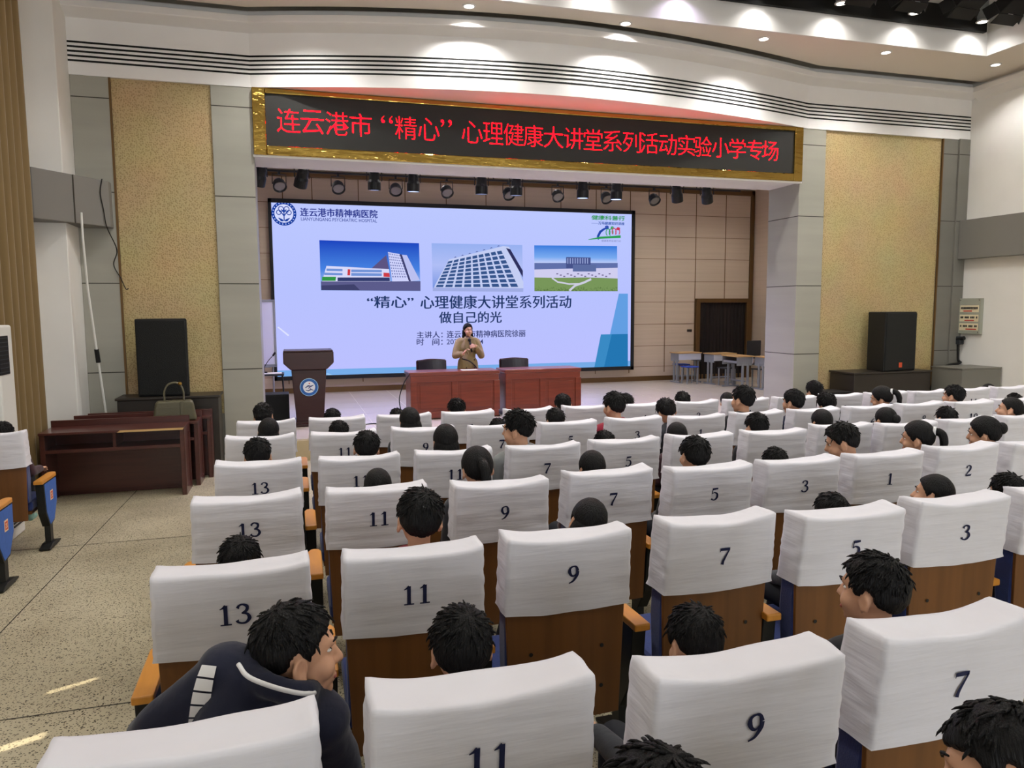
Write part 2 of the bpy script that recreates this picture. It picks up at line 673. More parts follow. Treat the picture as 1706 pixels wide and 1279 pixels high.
wall_l = wall_x('wall_left', XL - .04, XL, -14, 10.9, -0.2, 6.7,
                holes=((3.22, 3.28, 1.72, 1.95), (2.72, 2.80, 1.66, 1.88), (6.88, 6.92, 1.02, 1.16)))  # small unseen slits, added so sun patches reach the aisle floor
wall_r = wall_x('wall_right', XR, XR + .15, -14, 16.7, -0.2, 6.7)
ADDED_WIN = [(-1.6, 1.4), (2.8, 5.8), (7.0, 10.0)]  # unseen rear windows, added to brighten seat backs and fascia
b = MB()
b.box(XL - .04, XR + .15, -14.15, -14, -0.2, 1.5)
b.box(XL - .04, XR + .15, -14.15, -14, 4.7, 6.9)
for xa, xb in zip([XL - .04] + [w[1] for w in ADDED_WIN], [w[0] for w in ADDED_WIN] + [XR + .15]):
    b.box(xa, xb, -14.15, -14, 1.5, 4.7)
structure(b.build('wall_back', M['wall']))
for k, (xa, xb) in enumerate(ADDED_WIN):
    b = MB()
    for (x0, x1, z0, z1) in ((xa, xa + .07, 1.5, 4.7), (xb - .07, xb, 1.5, 4.7), (xa, xb, 1.5, 1.57), (xa, xb, 4.63, 4.7), ((xa + xb) / 2 - .03, (xa + xb) / 2 + .03, 1.5, 4.7), (xa, xb, 3.5, 3.56)):
        b.box(x0, x1, -14.12, -14.03, z0, z1)
    w = structure(b.build('window_%d' % (k + 1), M['fascia']))
    d = bpy.data.lights.new('rear_fill', 'AREA')  # area lamp added as fill behind each rear opening
    d.shape = 'RECTANGLE'
    d.size, d.size_y = xb - xa, 3.2
    d.energy = P_REAR_FILL
    d.color = (0.95, 0.98, 1.0)
    o = bpy.data.objects.new('rear_fill', d)
    COL.objects.link(o)
    o.location = ((xa + xb) / 2, -14.3, 3.1)
    o.rotation_euler = (PI / 2, 0, 0)
    o.rotation_euler = Vector((0, 1, 0)).to_track_quat('-Z', 'Z').to_euler()

# front wall behind the panels
b = MB()
b.box(XL - .04, -0.40, 10.56, 11.2, -0.2, 4.95)
b.box(7.92, XR, 10.56, 11.2, -0.2, 4.95)
b.box(XL - .04, XR, 10.56, 11.2, 4.95, 6.7)
wall_f = structure(b.build('wall_front', M['wall']))
b = MB()
b.box(-0.36, 7.92, 10.46, 11.2, 4.02, 4.95)
structure(b.build('proscenium_lintel', M['fascia']))


def panel(name, x0, x1, z0, z1, y, m, joints=(), depth=0.09, mj='seam'):
    o = structure(MB().box(x0, x1, y, y + depth + .04, z0, z1).build(name, m, bevel=.006))
    if joints:
        b = MB()
        for z in joints:
            b.box(x0 + .002, x1 - .002, y - .0015, y + .003, z - .006, z + .006)
        structure(b.build('panel_joint', M[mj], o))
    return o


J = (1.28, 2.39, 3.50, 4.62)
panel('pilaster', -2.42, -1.985, zf(YF) - .01, 4.88, 10.43, M['panel'], J)
panel('proscenium_column', -0.845, -0.35, zf(YF) - .01, 4.88, 10.43, M['panel'], J)
panel('acoustic_panel', -1.985, -0.845, 0.70, 4.88, 10.465, M['beige'])
panel('acoustic_panel', 8.385, 10.745, 0.55, 4.88, 10.465, M['beige'])
panel('panel_plinth', -1.985, -0.845, zf(YF) - .01, 0.70, 10.455, M['panel_dark'])
panel('panel_plinth', 8.385, 10.745, zf(YF) - .01, 0.55, 10.455, M['panel_dark'])
panel('pilaster', 10.745, 11.07, zf(YF) - .01, 4.88, 10.43, M['panel_dark'], J)
panel('pilaster', 11.07, 11.30, zf(YF) - .01, 4.88, 10.40, M['panel_dark'], J)
b = MB()
b.box(7.90, 8.385, 10.43, 11.22, zf(YF) - .01, 4.88)
rc = structure(b.build('proscenium_column', M['panel'], bevel=.006))
b = MB()
for z in J:
    b.box(7.90, 8.384, 10.4285, 10.44, z - .006, z + .006)
    b.box(7.8985, 7.91, 10.432, 11.218, z - .006, z + .006)
structure(b.build('panel_joint', M['seam'], rc))
b = MB()
b.box(-0.45, -0.352, 10.60, 11.22, ZS, 4.0)
structure(b.build('proscenium_jamb', M['panel']))
b = MB()
b.box(-2.0, -1.975, 10.425, 10.45, 0, 4.88)
b.box(10.735, 10.76, 10.425, 10.45, 0, 4.88)
structure(b.build('panel_edge_strip', M['bronze']))

# corner pier on the left with the grey band wrapped round it
b = MB()
b.box(XL, -2.42, 9.90, 10.56, zf(10) - .02, 5.77)
structure(b.build('wall_pier', M['wall'], bevel=.01))
b = MB()
b.prism([(-2.62, 9.47), (-2.03, 10.27), (-2.03, 10.43), (-2.42, 10.43), (-2.42, 9.9), (-2.79, 9.9), (-2.79, 9.47)], 2, 3.06, 3.61)
tr = structure(b.build('trim_1', M['band'], bevel=.008))
b = MB()
b.prism([(-2.322, 9.870), (-2.314, 9.881), (-2.310, 9.878), (-2.318, 9.867)], 2, 3.062, 3.608)
structure(b.build('band_joint', M['seam'], tr))
b = MB()
b.box(XR - .16, XR, -14, 10.40, 2.85, 3.51)
structure(b.build('trim_2', M['band'], bevel=.008))
b = MB()
b.tube(catmull([(-2.08, 10.19, 3.62), (-2.10, 10.155, 3.45), (-2.08, 10.185, 3.25), (-2.06, 10.21, 3.05), (-2.0, 10.38, 2.8), (-2.05, 10.41, 2.62), (-1.98, 10.42, 2.45), (-1.93, 10.42, 2.32), (-1.9, 10.42, 2.33)], 6), .006, 6)
tag(b.build('cable', M['black']), 'thin black cable dangling over the end of the grey wall band', 'cable')

# curved white fascia over the proscenium
xs = [XL] + list(np.linspace(-2.4, -0.36, 6)) + list(np.linspace(-0.36, 8.02, 49))[1:] + list(np.linspace(8.02, XR, 8))[1:]


def y_face(x):
    if x <= -0.36 or x >= 8.02:
        return 10.42
    u = (x - 3.4) / 4.2 if x < 3.4 else (x - 3.4) / 4.62
    u = (x - 3.83) / 4.19
    return 10.42 - 0.70 * (1 - u * u) + 0.06 * max(0, u) * (1 - u * u) * 2.2


def sweep(name, prof, m, parent=None, smooth=False):
    """a profile of (offset towards the hall, z) pairs swept along the fascia's plan curve"""
    b = MB()
    rows = []
    for x in xs:
        rows.append([b.bm.verts.new((x, y_face(x) - o, z)) for o, z in prof])
    for A, B in zip(rows, rows[1:]):
        for k in range(len(prof) - 1):
            b.bm.faces.new((A[k], B[k], B[k + 1], A[k + 1]))
    return b.build(name, m, parent, smooth=smooth)


gz = (5.035, 5.089, 5.143, 5.196, 5.25)
prof = [(-0.4, 4.87), (0, 4.87)]
for z in gz:
    prof += [(0, z - .012), (-.03, z - .012), (-.03, z + .012), (0, z + .012)]
prof += [(0, 5.53), (.05, 5.545), (.15, 5.575), (.19, 5.59), (.2, 5.60), (.17, 5.685), (.16, 5.69), (.02, 5.69), (0, 5.70), (0, 5.80)]
fascia = structure(sweep('fascia', prof, M['fascia']))
fp = []
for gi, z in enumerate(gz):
    structure(sweep('black_groove', [(.0015, z - .0115), (.0015, z + .0115)], M['groove'], fascia))  # black lines laid over the fascia grooves
# soffit between the bowed face and the flat wall
b = MB()
for xa, xb in zip(xs, xs[1:]):
    b.poly([(xa, y_face(xa), 4.871), (xb, y_face(xb), 4.871), (xb, 10.57, 4.871), (xa, 10.57, 4.871)])
structure(b.build('fascia_soffit', M['fascia'], fascia))

# cornice on the right wall
b = MB()
b.prism([(XR, 5.50), (XR - .04, 5.53), (XR - .16, 5.58), (XR - .2, 5.60), (XR - .17, 5.69), (XR, 5.69)], 1, -14, 10.3)
structure(b.build('trim_3', M['fascia']))

# hall ceiling: lower border with a raised coffer
CX, CY = 10.17, 9.17
b = MB()
for xa, xb in zip(xs, xs[1:]):
    ya, yb = y_face(xa) - .215, y_face(xb) - .215
    b.prism([(xa, CY), (xb, CY), (xb, yb), (xa, ya)], 2, ZCEIL, ZCEIL + .05)
bmesh.ops.remove_doubles(b.bm, verts=b.bm.verts[:], dist=1e-4)
dup_ = [f for f in b.bm.faces if abs(f.normal.x) > .9 and -2.7 < f.calc_center_median().x < XR - .05]
bmesh.ops.delete(b.bm, geom=dup_, context='FACES_ONLY')
b.box(CX, XR, -14, CY, ZCEIL, ZCEIL + .30)
ceil = structure(b.build('ceiling', M['ceil']))
b = MB()
b.box(XL - .04, XR, -14, 10.6, 6.62, 6.75)
structure(b.build('ceiling_coffer', M['wall']))
b = MB()
b.box(XL, CX, CY - .012, CY + .02, ZCEIL - .001, 6.10)
b.box(CX - .012, CX + .02, -14, CY, ZCEIL - .001, 6.10)
structure(b.build('coffer_face', M['fascia']))
# coffer upper face
b = MB()
b.box(XL, CX + .2, CY, CY + .2, 6.10, 6.62)
b.box(CX, CX + .2, -14, CY, 6.10, 6.62)
structure(b.build('coffer_upper_face', M['wall']))

# stage interior
b = MB()
b.box(-2.6, XR + .1, YB, YB + .15, ZS - .05, 5.0)
sw = structure(b.build('wall_stage', M['stagewall']))
b = MB()
vx = (-1.6, -0.9, -0.03, 0.56, 1.51, 2.5, 3.4, 4.3, 5.2, 6.07, 6.94, 7.81, 8.75, 9.56, 10.38)
for x in vx:
    b.box(x - .009, x + .009, YB - .004, YB + .002, ZS + .2, 4.78)
for z in (0.64, 1.14, 1.66, 2.19, 2.68, 3.22, 3.74, 4.26):
    b.box(-2.5, 11.1, YB - .003, YB + .002, z - .005, z + .005)
structure(b.build('panel_joint', M['bronze'], sw))
b = MB()
b.box(-2.5, 11.16, YB - .05, YB, 4.78, 4.90)
b.box(11.06, 11.16, YB - .05, YB, ZS, 4.9)
structure(b.build('trim_4', M['bronze'], bevel=.008))
b = MB()
b.box(-2.5, 11.2, YB - .03, YB, ZS, ZS + .11)
structure(b.build('baseboard_back', M['bronze']))
b = MB()
b.box(11.18, 11.29, 11.2, YB + .1, ZS - .02, 5.0)
structure(b.build('wall_stage_right', M['stagewall']))
b = MB()
b.box(-2.65, -2.55, 11.2, YB + .1, ZS - .02, 5.0)
structure(b.build('wall_stage_left', M['stagewall']))
b = MB()
b.box(-2.7, 11.4, 11.19, YB + .1, 4.93, 5.05)
structure(b.build('ceiling_stage', M['fascia']))
# doorway with dark curtains in the stage back wall
b = MB()
b.box(9.57, 9.67, YB - .09, YB, ZS, 2.27)
b.box(10.97, 11.06, YB - .09, YB, ZS, 2.27)
b.box(9.67, 10.97, YB - .09, YB, 2.17, 2.27)
door = structure(b.build('door_1', M['bronze'], bevel=.006))
b = MB()
n = 80
rows = [[b.bm.verts.new((9.67 + 1.3 * i / n, YB - .03 + .015 * math.sin(i * 1.05) + .006 * math.sin(i * .43), z)) for i in range(n + 1)] for z in (ZS, 2.18)]
for i in range(n):
    b.bm.faces.new((rows[0][i], rows[0][i + 1], rows[1][i + 1], rows[1][i]))
structure(b.build('door_curtain', M['doorglass'], door, smooth=True))

# ------------------------------------------------------------------ ceiling lamps
def lamp(name, kind, loc, energy, color, parent, size=0.1, spot=1.9, blend=0.5, rot=(0, 0, 0)):
    d = bpy.data.lights.new(name, kind)
    d.energy = energy
    d.color = color
    if kind == 'SPOT':
        d.spot_size = spot
        d.spot_blend = blend
        d.shadow_soft_size = size
    if kind == 'AREA':
        d.shape = 'DISK'
        d.size = size
    o = bpy.data.objects.new(name, d)
    COL.objects.link(o)
    o.location = loc
    o.rotation_euler = rot
    o.parent = parent
    return o


rb = MB()
pr = [(0.085, 0.0), (0.085, -0.008), (0.062, -0.012), (0.058, 0.02)]
rings = []
for r, z in pr:
    rings.append([rb.bm.verts.new((r * math.cos(2 * PI * k / 28), r * math.sin(2 * PI * k / 28), z)) for k in range(28)])
for A, B in zip(rings, rings[1:]):
    for k in range(28):
        rb.bm.faces.new((A[k], A[(k + 1) % 28], B[(k + 1) % 28], B[k]))
ME_RING = rb.mesh('trim_ring')
ME_GLOW = MB().disc((0, 0, -0.004), .06, 2).mesh('lamp_lens')


def downlight(x, y, z, label, group, energy, color=(1, 0.985, 0.955), spot=2.3, blend=0.6, size=.05):
    t = thing('ceiling_downlight', label, 'ceiling light', (x, y, z), 0, group)
    put('trim_ring', ME_RING, M['fascia'], t)
    put('lamp_lens', ME_GLOW, M['lampglow'], t)
    lamp('downlight_lamp', 'SPOT', (0, 0, -0.03), energy, color, t, size, spot, blend)
    return t


ORD = ['first', 'second', 'third', 'fourth', 'fifth', 'sixth', 'seventh', 'eighth', 'ninth', 'tenth', 'eleventh', 'twelfth', 'thirteenth', 'fourteenth', 'fifteenth']
for k, x in enumerate((0.17, 2.27, 4.38, 6.48, 8.56, 10.64)):
    lab = 'glowing round downlight in the ceiling border above the white fascia, ' + (ORD[k] + ' along' if k < 4 else ('last but one along' if k == 4 else 'near the white wall'))
    downlight(x, 9.42, ZCEIL - .002, lab, 'downlights in the ceiling border', P_FRONT * (.5 if k == 5 else 1))
for k, x in enumerate((-1.0, 0.2, 1.4, 2.6, 3.8, 5.0, 6.17, 7.36, 8.6, 9.82)):
    t = downlight(x, 8.95, 6.16, 'glowing downlight tucked in the raised ceiling behind the black shadow-gap strip, ' + ORD[k] + ' along', 'downlights washing the raised ceiling edge', P_COFFER, spot=2.35, blend=0.75, size=.03,
                  color=(0.82, 0.72, 1.0) if k == 5 else (1, .97, .92))
    MBd = MB().tube([(0, 0, 0.02), (0, 0, .46)], .07, 16)
    MBd.build('can_housing', M['steel'], t)
for k, (x, y) in enumerate([(x, y) for y in (-1.6, 2.4, 5.0, 7.4) for x in (-0.4, 2.6, 5.6, 8.6)]):
    t = downlight(x, y, 6.60, 'round downlight in the white coffer ceiling above the seating, row %s, %s across' % (ORD[k // 4], ORD[k % 4]), 'downlights in the coffer', P_HALL * (0.15 if y < 1 else 1.0), spot=2.6, blend=0.8, size=.10)
# stage ceiling lamps
for k, (x, y) in enumerate([(x, y) for y in (12.4, 14.8) for x in (0.2, 2.7, 5.2, 7.7, 9.9)]):
    downlight(x, y, 4.925, 'round downlight in the stage ceiling, %s row, %s across' % (ORD[k // 5], ORD[k % 5]), 'downlights over the stage', P_STAGE, spot=2.5, blend=.8)

# black strip giving the shadow gap over the coffer face its darkness; floodlights
b = MB()
b.box(-2.6, 10.08, 9.10, 9.165, 6.085, 6.40)
structure(b.build('shadow_gap_strip', M['black'], bevel=.006))
b = MB()
b.tube([(-2.6, 8.45, 6.46), (10.0, 8.45, 6.46)], .024, 10)
for x in (-1, 2, 5, 8, 9.8):
    b.tube([(x, 8.45, 6.46), (x, 8.45, 6.63)], .015, 8)
structure(b.build('lighting_pipe', M['steel_black']))


def floodlight(x, label):
    t = thing('stage_floodlight', label, 'floodlight', (x, 8.45, 6.27), 0, 'floodlights in the raised ceiling')
    tilt = Matrix.Rotation(math.radians(-28), 4, 'X')
    b = MB()
    b.box(-.20, .20, -.12, .13, -.12, .08, tilt)
    b.build('lamp_housing', M['black'], t, bevel=.01)
    MB().box(-.18, .18, .131, .135, -.10, .06, tilt).build('lamp_lens', M['lens'], t)
    for nm, mx in (('barn_door', (-.21, .21, .13, .30, .085, .092)), ('barn_door', (-.21, .21, .13, .30, -.135, -.128))):
        MB().box(*mx, tilt).build(nm, M['black'], t)
    for sx in (-1, 1):
        q = tilt @ Matrix.Translation((sx * .21, .13, -.02)) @ rot_z(-sx * .5)
        MB().box(-.004, .004, 0, .16, -.10, .10, q).build('barn_door', M['black'], t)
    b = MB()
    b.tube([(-.23, 0, 0), (-.23, 0, .14), (.23, 0, .14), (.23, 0, 0)], .012, 8)
    b.tube([(0, 0, .14), (0, 0, .19)], .018, 8)
    b.build('yoke', M['steel_black'], t)
    return t


for k, px in enumerate((1175, 1262, 1345, 1445, 1530, 1617, 1690)):
    q = at(px, 10 + k * 6, 8.45)
    floodlight(q.x, 'black barn-door floodlight in the raised ceiling, %s of the row ending above the white wall' % ORD[k])

# ------------------------------------------------------------------ LED banner over the stage
t = thing('led_banner', 'long black message board with red lettering and polished gold frame above the stage', 'message board', (0, 0, 0))
b = MB()
b.box(-.345, 7.895, 10.39, 10.455, 4.03, 4.862)
b.build('housing', M['gold'], t)
b = MB()
for (x0, x1, z0, z1) in ((-.35, -.19, 4.03, 4.865), (7.745, 7.90, 4.03, 4.865), (-.19, 7.745, 4.03, 4.15), (-.19, 7.745, 4.80, 4.865)):
    b.box(x0, x1, 10.355, 10.40, z0, z1)
b.build('frame', M['gold'], t, bevel=.012, seg=3)
disp = MB().box(-.20, 7.75, 10.385, 10.392, 4.145, 4.805).build('display', mat('led_matrix_off', rgb(34, 33, 30), 0.55), t)
M['ledred'] = emis('red_led', (1.0, 0.0007, 0.0028, 1), 21.0)
bpx = [482, 521.6, 562.7, 602, 645.6, 677, 715, 744, 787, 822, 856, 889, 922.5, 956, 988.4, 1020.7, 1053, 1082, 1113, 1144, 1171.6, 1201, 1229, 1258, 1284]
for ch, px in zip('连云港市“精心”心理健康大讲堂系列活动实验小学专场', bpx):
    x = at(px, 240, 10.38).x
    if ch in '“”':
        x0, x1, z0, z1 = x - .075, x + .075, 4.53, 4.62
    else:
        x0, x1, z0, z1 = x - .142, x + .142, 4.335, 4.625
    write(ch, M['ledred'], disp, x0, x1, z0, z1, 10.383, 'character', bold=-.018)
b = MB()
b.box(-.36, 7.91, 10.38, 10.46, 4.005, 4.03)
structure(b.build('lintel_edge', M['fascia']))

# ------------------------------------------------------------------ the big screen with its slide
YSC = 16.28
t = thing('led_screen', 'huge lit video wall showing a pale blue title slide at the back of the stage', 'screen', (0, 0, 0))
MB().box(-.31, 7.84, YSC + .03, YB - .005, .60, 4.30).build('cabinet', M['spk'], t)
b = MB()
for (x0, x1, z0, z1) in ((-.32, -.255, .59, 4.31), (7.765, 7.85, .59, 4.31), (-.32, 7.85, 4.225, 4.31), (-.32, 7.85, .59, .675)):
    b.box(x0, x1, YSC - .02, YSC + .06, z0, z1)
b.build('bezel', M['spk'], t, bevel=.006)
M['slide'] = emis_ramp('slide_ground', [(0, rgb(188, 192, 255)), (.5, rgb(184, 194, 255)), (1, rgb(188, 200, 255))], 2, .67, 4.22, 1.0)
scr = MB().box(-.26, 7.77, YSC, YSC + .04, .67, 4.23).build('slide', M['slide'], t)
ES = 1.0


def at_s(px, py):
    p = at(px, py, YSC)
    return p.x, p.z


def spoly(name, pts, m, lift, parent=scr):
    return MB().poly([(at_s(*p)[0], YSC - lift, at_s(*p)[1]) for p in pts]).build(name, m, parent, fix=False)


def sface(b, pts, lift):
    b.poly([(at_s(*p)[0], YSC - lift, at_s(*p)[1]) for p in pts])


def E_(r, g, b, k=ES):
    key = 'em_%d_%d_%d' % (r, g, b)
    if key not in M:
        M[key] = emis('slide_colour', rgb(r, g, b), k)
    return M[key]


# coloured shapes of the slide's lower edge and corner
z0 = .672
b = MB()
b.poly([(-.258, YSC - .001, z0), (7.768, YSC - .001, z0), (7.768, YSC - .001, .80), (-.258, YSC - .001, .80)])
b.build('slide_band', E_(118, 172, 232), scr, fix=False)
spoly('slide_corner_shape', [(1031, 489), (1046, 489), (1046, 612), (1004, 613)], E_(98, 158, 226), .0015)
spoly('slide_corner_shape', [(1001, 557), (1046, 556), (1046, 611.5), (990, 612.5)], E_(58, 138, 196), .002)
spoly('slide_corner_shape', [(1019, 556.6), (1046, 556), (1046, 611.5), (1006, 612.3)], E_(36, 118, 178), .0025)
spoly('slide_streak', [(462, 545), (464, 544), (482, 558), (480, 560)], E_(222, 226, 255), .0015)
spoly('slide_streak', [(540, 622), (546, 621), (560, 627), (556, 628)], E_(150, 196, 240), .002)

# emblem at the top left
ec = at_s(473, 355.5)
MB().disc((ec[0], YSC - .0015, ec[1]), .245, 1, 48, .185).build('emblem_ring', E_(22, 62, 158), scr, fix=False)
MB().disc((ec[0], YSC - .0012, ec[1]), .188, 1, 48).build('emblem_ground', E_(214, 220, 255), scr, fix=False)
b = MB()
for k in range(22):
    a = 2 * PI * k / 22
    p = (ec[0] + .215 * math.cos(a), YSC - .002, ec[1] + .215 * math.sin(a))
    b.disc(p, .012, 1, 8)
b.build('emblem_ring_dots', E_(190, 204, 255), scr, fix=False)


def srib(b, pts, w, lift):
    """a ribbon of width w (metres) along points on the screen plane given as (x,z)"""
    P = [Vector((p[0], 0, p[1])) for p in pts]
    L, R = [], []
    for i, p in enumerate(P):
        d = (P[min(i + 1, len(P) - 1)] - P[max(i - 1, 0)]).normalized()
        n = Vector((-d.z, 0, d.x)) * (w[i] if isinstance(w, list) else w) / 2
        L.append(b.bm.verts.new((p.x + n.x, YSC - lift, p.z + n.z)))
        R.append(b.bm.verts.new((p.x - n.x, YSC - lift, p.z - n.z)))
    for i in range(len(P) - 1):
        b.bm.faces.new((L[i], R[i], R[i + 1], L[i + 1]))


b = MB()
cx_, cz_ = ec
for pts in ([(0, -.15), (0, -.02), (0, .10)], [(0, -.05), (-.05, .02), (-.09, .04)], [(0, -.05), (.05, .02), (.09, .04)], [(0, .02), (-.05, .08)], [(0, .02), (.05, .08)]):
    srib(b, [(cx_ + p[0], cz_ + p[1]) for p in pts], .02, .002)
for (dx, dz, r) in ((-.1, .02, .045), (.1, .02, .045), (-.055, .09, .05), (.055, .09, .05)):
    srib(b, [(cx_ + dx + r * math.cos(a), cz_ + dz + r * math.sin(a)) for a in np.linspace(0, 2 * PI, 17)], .016, .002)
srib(b, [(cx_ - .11, cz_ - .09), (cx_ - .05, cz_ - .135), (cx_ - .015, cz_ - .15)], [.01, .05, .02], .002)
srib(b, [(cx_ + .11, cz_ - .09), (cx_ + .05, cz_ - .135), (cx_ + .015, cz_ - .15)], [.01, .05, .02], .002)
b.build('emblem_tree', E_(22, 62, 158), scr, fix=False)


def swrite(s, m, px0, px1, pyt, pyb, bold=.01, name='slide_text', lift=.003, double=0.0):
    pm = (px0 + px1) / 2
    x0, x1 = at_s(px0, pyt)[0], at_s(px1, pyt)[0]
    zt, zb = at_s(pm, pyt)[1], at_s(pm, pyb)[1]
    return write(s, m, scr, x0, x1, zb, zt, YSC - lift, name, bold, double)


swrite('连云港市精神病医院', E_(44, 56, 142), 499.5, 628, 348, 362, .0, double=.014)
swrite('LIANYUNGANG PSYCHIATRIC HOSPITAL', E_(70, 84, 160), 501.5, 628, 363.5, 369, .01)
swrite('“精心”', E_(34, 56, 104), 611, 688, 493, 513, .0, double=.013)
swrite('心理健康大讲堂系列活动', E_(34, 56, 104), 700, 951, 492, 514, .0, double=.013)
swrite('做自己的光', E_(34, 56, 104), 731, 835, 519, 538, .0, double=.012)
swrite('主讲人：', E_(48, 56, 110), 694, 737, 552, 563, .0, double=.006)
swrite('连云港市精神病医院徐丽', E_(48, 56, 110), 744, 875, 550, 562, .0, double=.006)
swrite('时', E_(48, 56, 110), 694, 706, 564, 575, .0, double=.006)
swrite('间：', E_(48, 56, 110), 720, 737, 564, 575, .0, double=.006)
swrite('202', E_(48, 56, 110), 744, 762, 565, 573.5, .006)
swrite('4', E_(48, 56, 110), 799.5, 805, 565, 573, .006)
# logo at the top right
swrite('健康科普行', E_(36, 150, 66), 985, 1040, 359.5, 367, .0, double=.02)
swrite('——万场健康知识讲座', E_(40, 84, 170), 985, 1040, 369.5, 374.5, .0, double=.006)
b = MB()
c0 = lambda x, y: at_s(x, y)
srib(b, [c0(*p) for p in ((997, 399), (996, 394), (1000, 386), (1007, 381), (1014, 380))], [.03, .06, .06, .045, .02], .003)
srib(b, [(c0(1011, 378)[0] + .035 * math.cos(a), c0(1011, 378)[1] + .018 * math.sin(a)) for a in np.linspace(0, 2 * PI, 13)], .03, .003)
b.build('logo_figure', E_(36, 70, 168), scr, fix=False)
b = MB()
srib(b, [c0(*p) for p in ((980, 399), (1000, 396), (1018, 395), (1034, 394))], [.01, .05, .05, .06], .0032)
for cx0 in (1013, 1018):
    q = c0(cx0, 387)
    srib(b, [(q[0] + .05 * math.cos(a), q[1] + .08 * math.sin(a)) for a in np.linspace(-.6, PI + 1.2, 13)], .02, .0032)
q = c0(1020, 379)
srib(b, [(q[0] + .028 * math.cos(a), q[1] + .016 * math.sin(a)) for a in np.linspace(0, 2 * PI, 13)], .025, .003)
b.build('logo_figure', E_(44, 156, 80), scr, fix=False)
b = MB()
for cx0 in (1023, 1029):
    q = c0(cx0, 386)
    srib(b, [(q[0] + .05 * math.cos(a), q[1] + .08 * math.sin(a)) for a in np.linspace(-.9, PI + .8, 13)], .022, .0034)
q = c0(1030, 381)
srib(b, [(q[0] + .035 * math.cos(a), q[1] + .02 * math.sin(a)) for a in np.linspace(0, 2 * PI, 13)], .03, .0034)
b.build('logo_figure', E_(200, 52, 84), scr, fix=False)
swrite('健康素养促进行动', E_(110, 120, 170), 1002, 1034, 399.5, 403, .0)

# ---- slide photo: hospital with a low front block and a slanting tower
ph = spoly('slide_photo', [(532, 400), (698, 405), (700.5, 485), (534.5, 483.5)], M.setdefault('sky1', emis_ramp('photo_sky', [(0, rgb(140, 176, 240)), (.3, rgb(70, 130, 226)), (1, rgb(24, 64, 190))], 2, at_s(600, 470)[1], at_s(600, 400)[1], 1.0)), .002)
Z8 = 1444 / 350.0
c3 = lambda x, y: (430 + x / Z8, 330 + y / Z8)
b = MB(); sface(b, [c3(432, 572), c3(1116, 570), c3(1116, 638), c3(434, 632)], .003); b.build('photo_ground', E_(92, 92, 140), ph, fix=False)
b = MB(); sface(b, [c3(434, 600), c3(660, 592), c3(700, 632), c3(434, 632)], .0033); b.build('photo_shade', E_(64, 66, 108), ph, fix=False)
b = MB(); sface(b, [c3(470, 465), c3(900, 488), c3(908, 572), c3(440, 572)], .0035); b.build('photo_block', E_(216, 218, 250), ph, fix=False)
b = MB(); sface(b, [c3(780, 482), c3(880, 392), c3(905, 572), c3(900, 488)], .0034); b.build('photo_tower_side', E_(92, 84, 130), ph, fix=False)
b = MB(); sface(b, [c3(892, 370), c3(975, 385), c3(1060, 570), c3(922, 572)], .0036); b.build('photo_tower', E_(206, 210, 252), ph, fix=False)
b = MB(); sface(b, [c3(985, 388), c3(1022, 392), c3(1112, 565), c3(1050, 570)], .0036); b.build('photo_tower_end', E_(186, 192, 240), ph, fix=False)
b = MB(); sface(b, [c3(972, 384), c3(988, 388), c3(1050, 570), c3(1036, 570)], .0037); b.build('photo_tower_groove', E_(60, 62, 108), ph, fix=False)
b = MB()
for i in range(7):
    for j in range(9):
        u0, u1 = (i + .25) / 7, (i + .75) / 7
        v0, v1 = (j + .3) / 9.6, (j + .75) / 9.6
        f = lambda u, v: c3((892 + 83 * u) * (1 - v) + (922 + 120 * u) * v, (372 + 15 * u) * (1 - v) + 560 * v)
        sface(b, [f(u0, v0), f(u1, v0), f(u1, v1), f(u0, v1)], .0039)
b.build('photo_windows', E_(104, 112, 168), ph, fix=False)
b = MB()
for (xa, xb, ya, yb_) in ((470, 580, 484, 500), (455, 580, 512, 528), (640, 850, 490, 508), (640, 850, 514, 534)):
    sface(b, [c3(xa, ya), c3(xb, ya + 3), c3(xb, yb_ + 2), c3(xa, yb_)], .0037)
b.build('photo_window_strip', E_(112, 146, 214), ph, fix=False)
b = MB(); sface(b, [c3(440, 540), c3(536, 540), c3(532, 568), c3(438, 568)], .0038); b.build('photo_shopfront', E_(50, 150, 70), ph, fix=False)
b = MB()
sface(b, [c3(546, 545), c3(904, 545), c3(906, 570), c3(546, 570)], .0038)
b.build('photo_entrance', E_(50, 60, 110), ph, fix=False)
b = MB(); sface(b, [c3(862, 512), c3(902, 514), c3(906, 542), c3(862, 540)], .0038)
sface(b, [c3(616, 488), c3(634, 489), c3(632, 530), c3(614, 530)], .0038); b.build('photo_sign', E_(206, 60, 70), ph, fix=False)

# ---- slide photo: gridded facade seen from below
ph = spoly('slide_photo', [(719, 405), (870, 408), (871.5, 486), (721, 485)], M.setdefault('sky2', emis_ramp('photo_sky', [(0, rgb(120, 150, 226)), (.5, rgb(176, 190, 246)), (1, rgb(150, 176, 240))], 2, at_s(800, 480)[1], at_s(800, 405)[1], 1.0)), .002)
b = MB(); sface(b, [(748, 432), (838, 410), (848, 411), (872, 470), (872, 482), (722, 482), (725, 474)], .003); b.build('photo_facade', E_(196, 206, 244), ph, fix=False)
b = MB()
ncol, nrow = 9, 8
for i in range(ncol):
    for j in range(nrow):
        f = lambda u, v: ((746 + (836 - 746) * u) * (1 - v) + (724 + (866 - 724) * u) * v, (435 - 22 * u + 3 * u * u) * (1 - v) + 479 * v)
        u0, u1, v0, v1 = (i + .1) / ncol, (i + .86) / ncol, (j + .14) / nrow, (j + .84) / nrow
        sface(b, [f(u0, v0), f(u1, v0), f(u1, v1), f(u0, v1)], .0035)
b.build('photo_windows', E_(54, 84, 138), ph, fix=False)
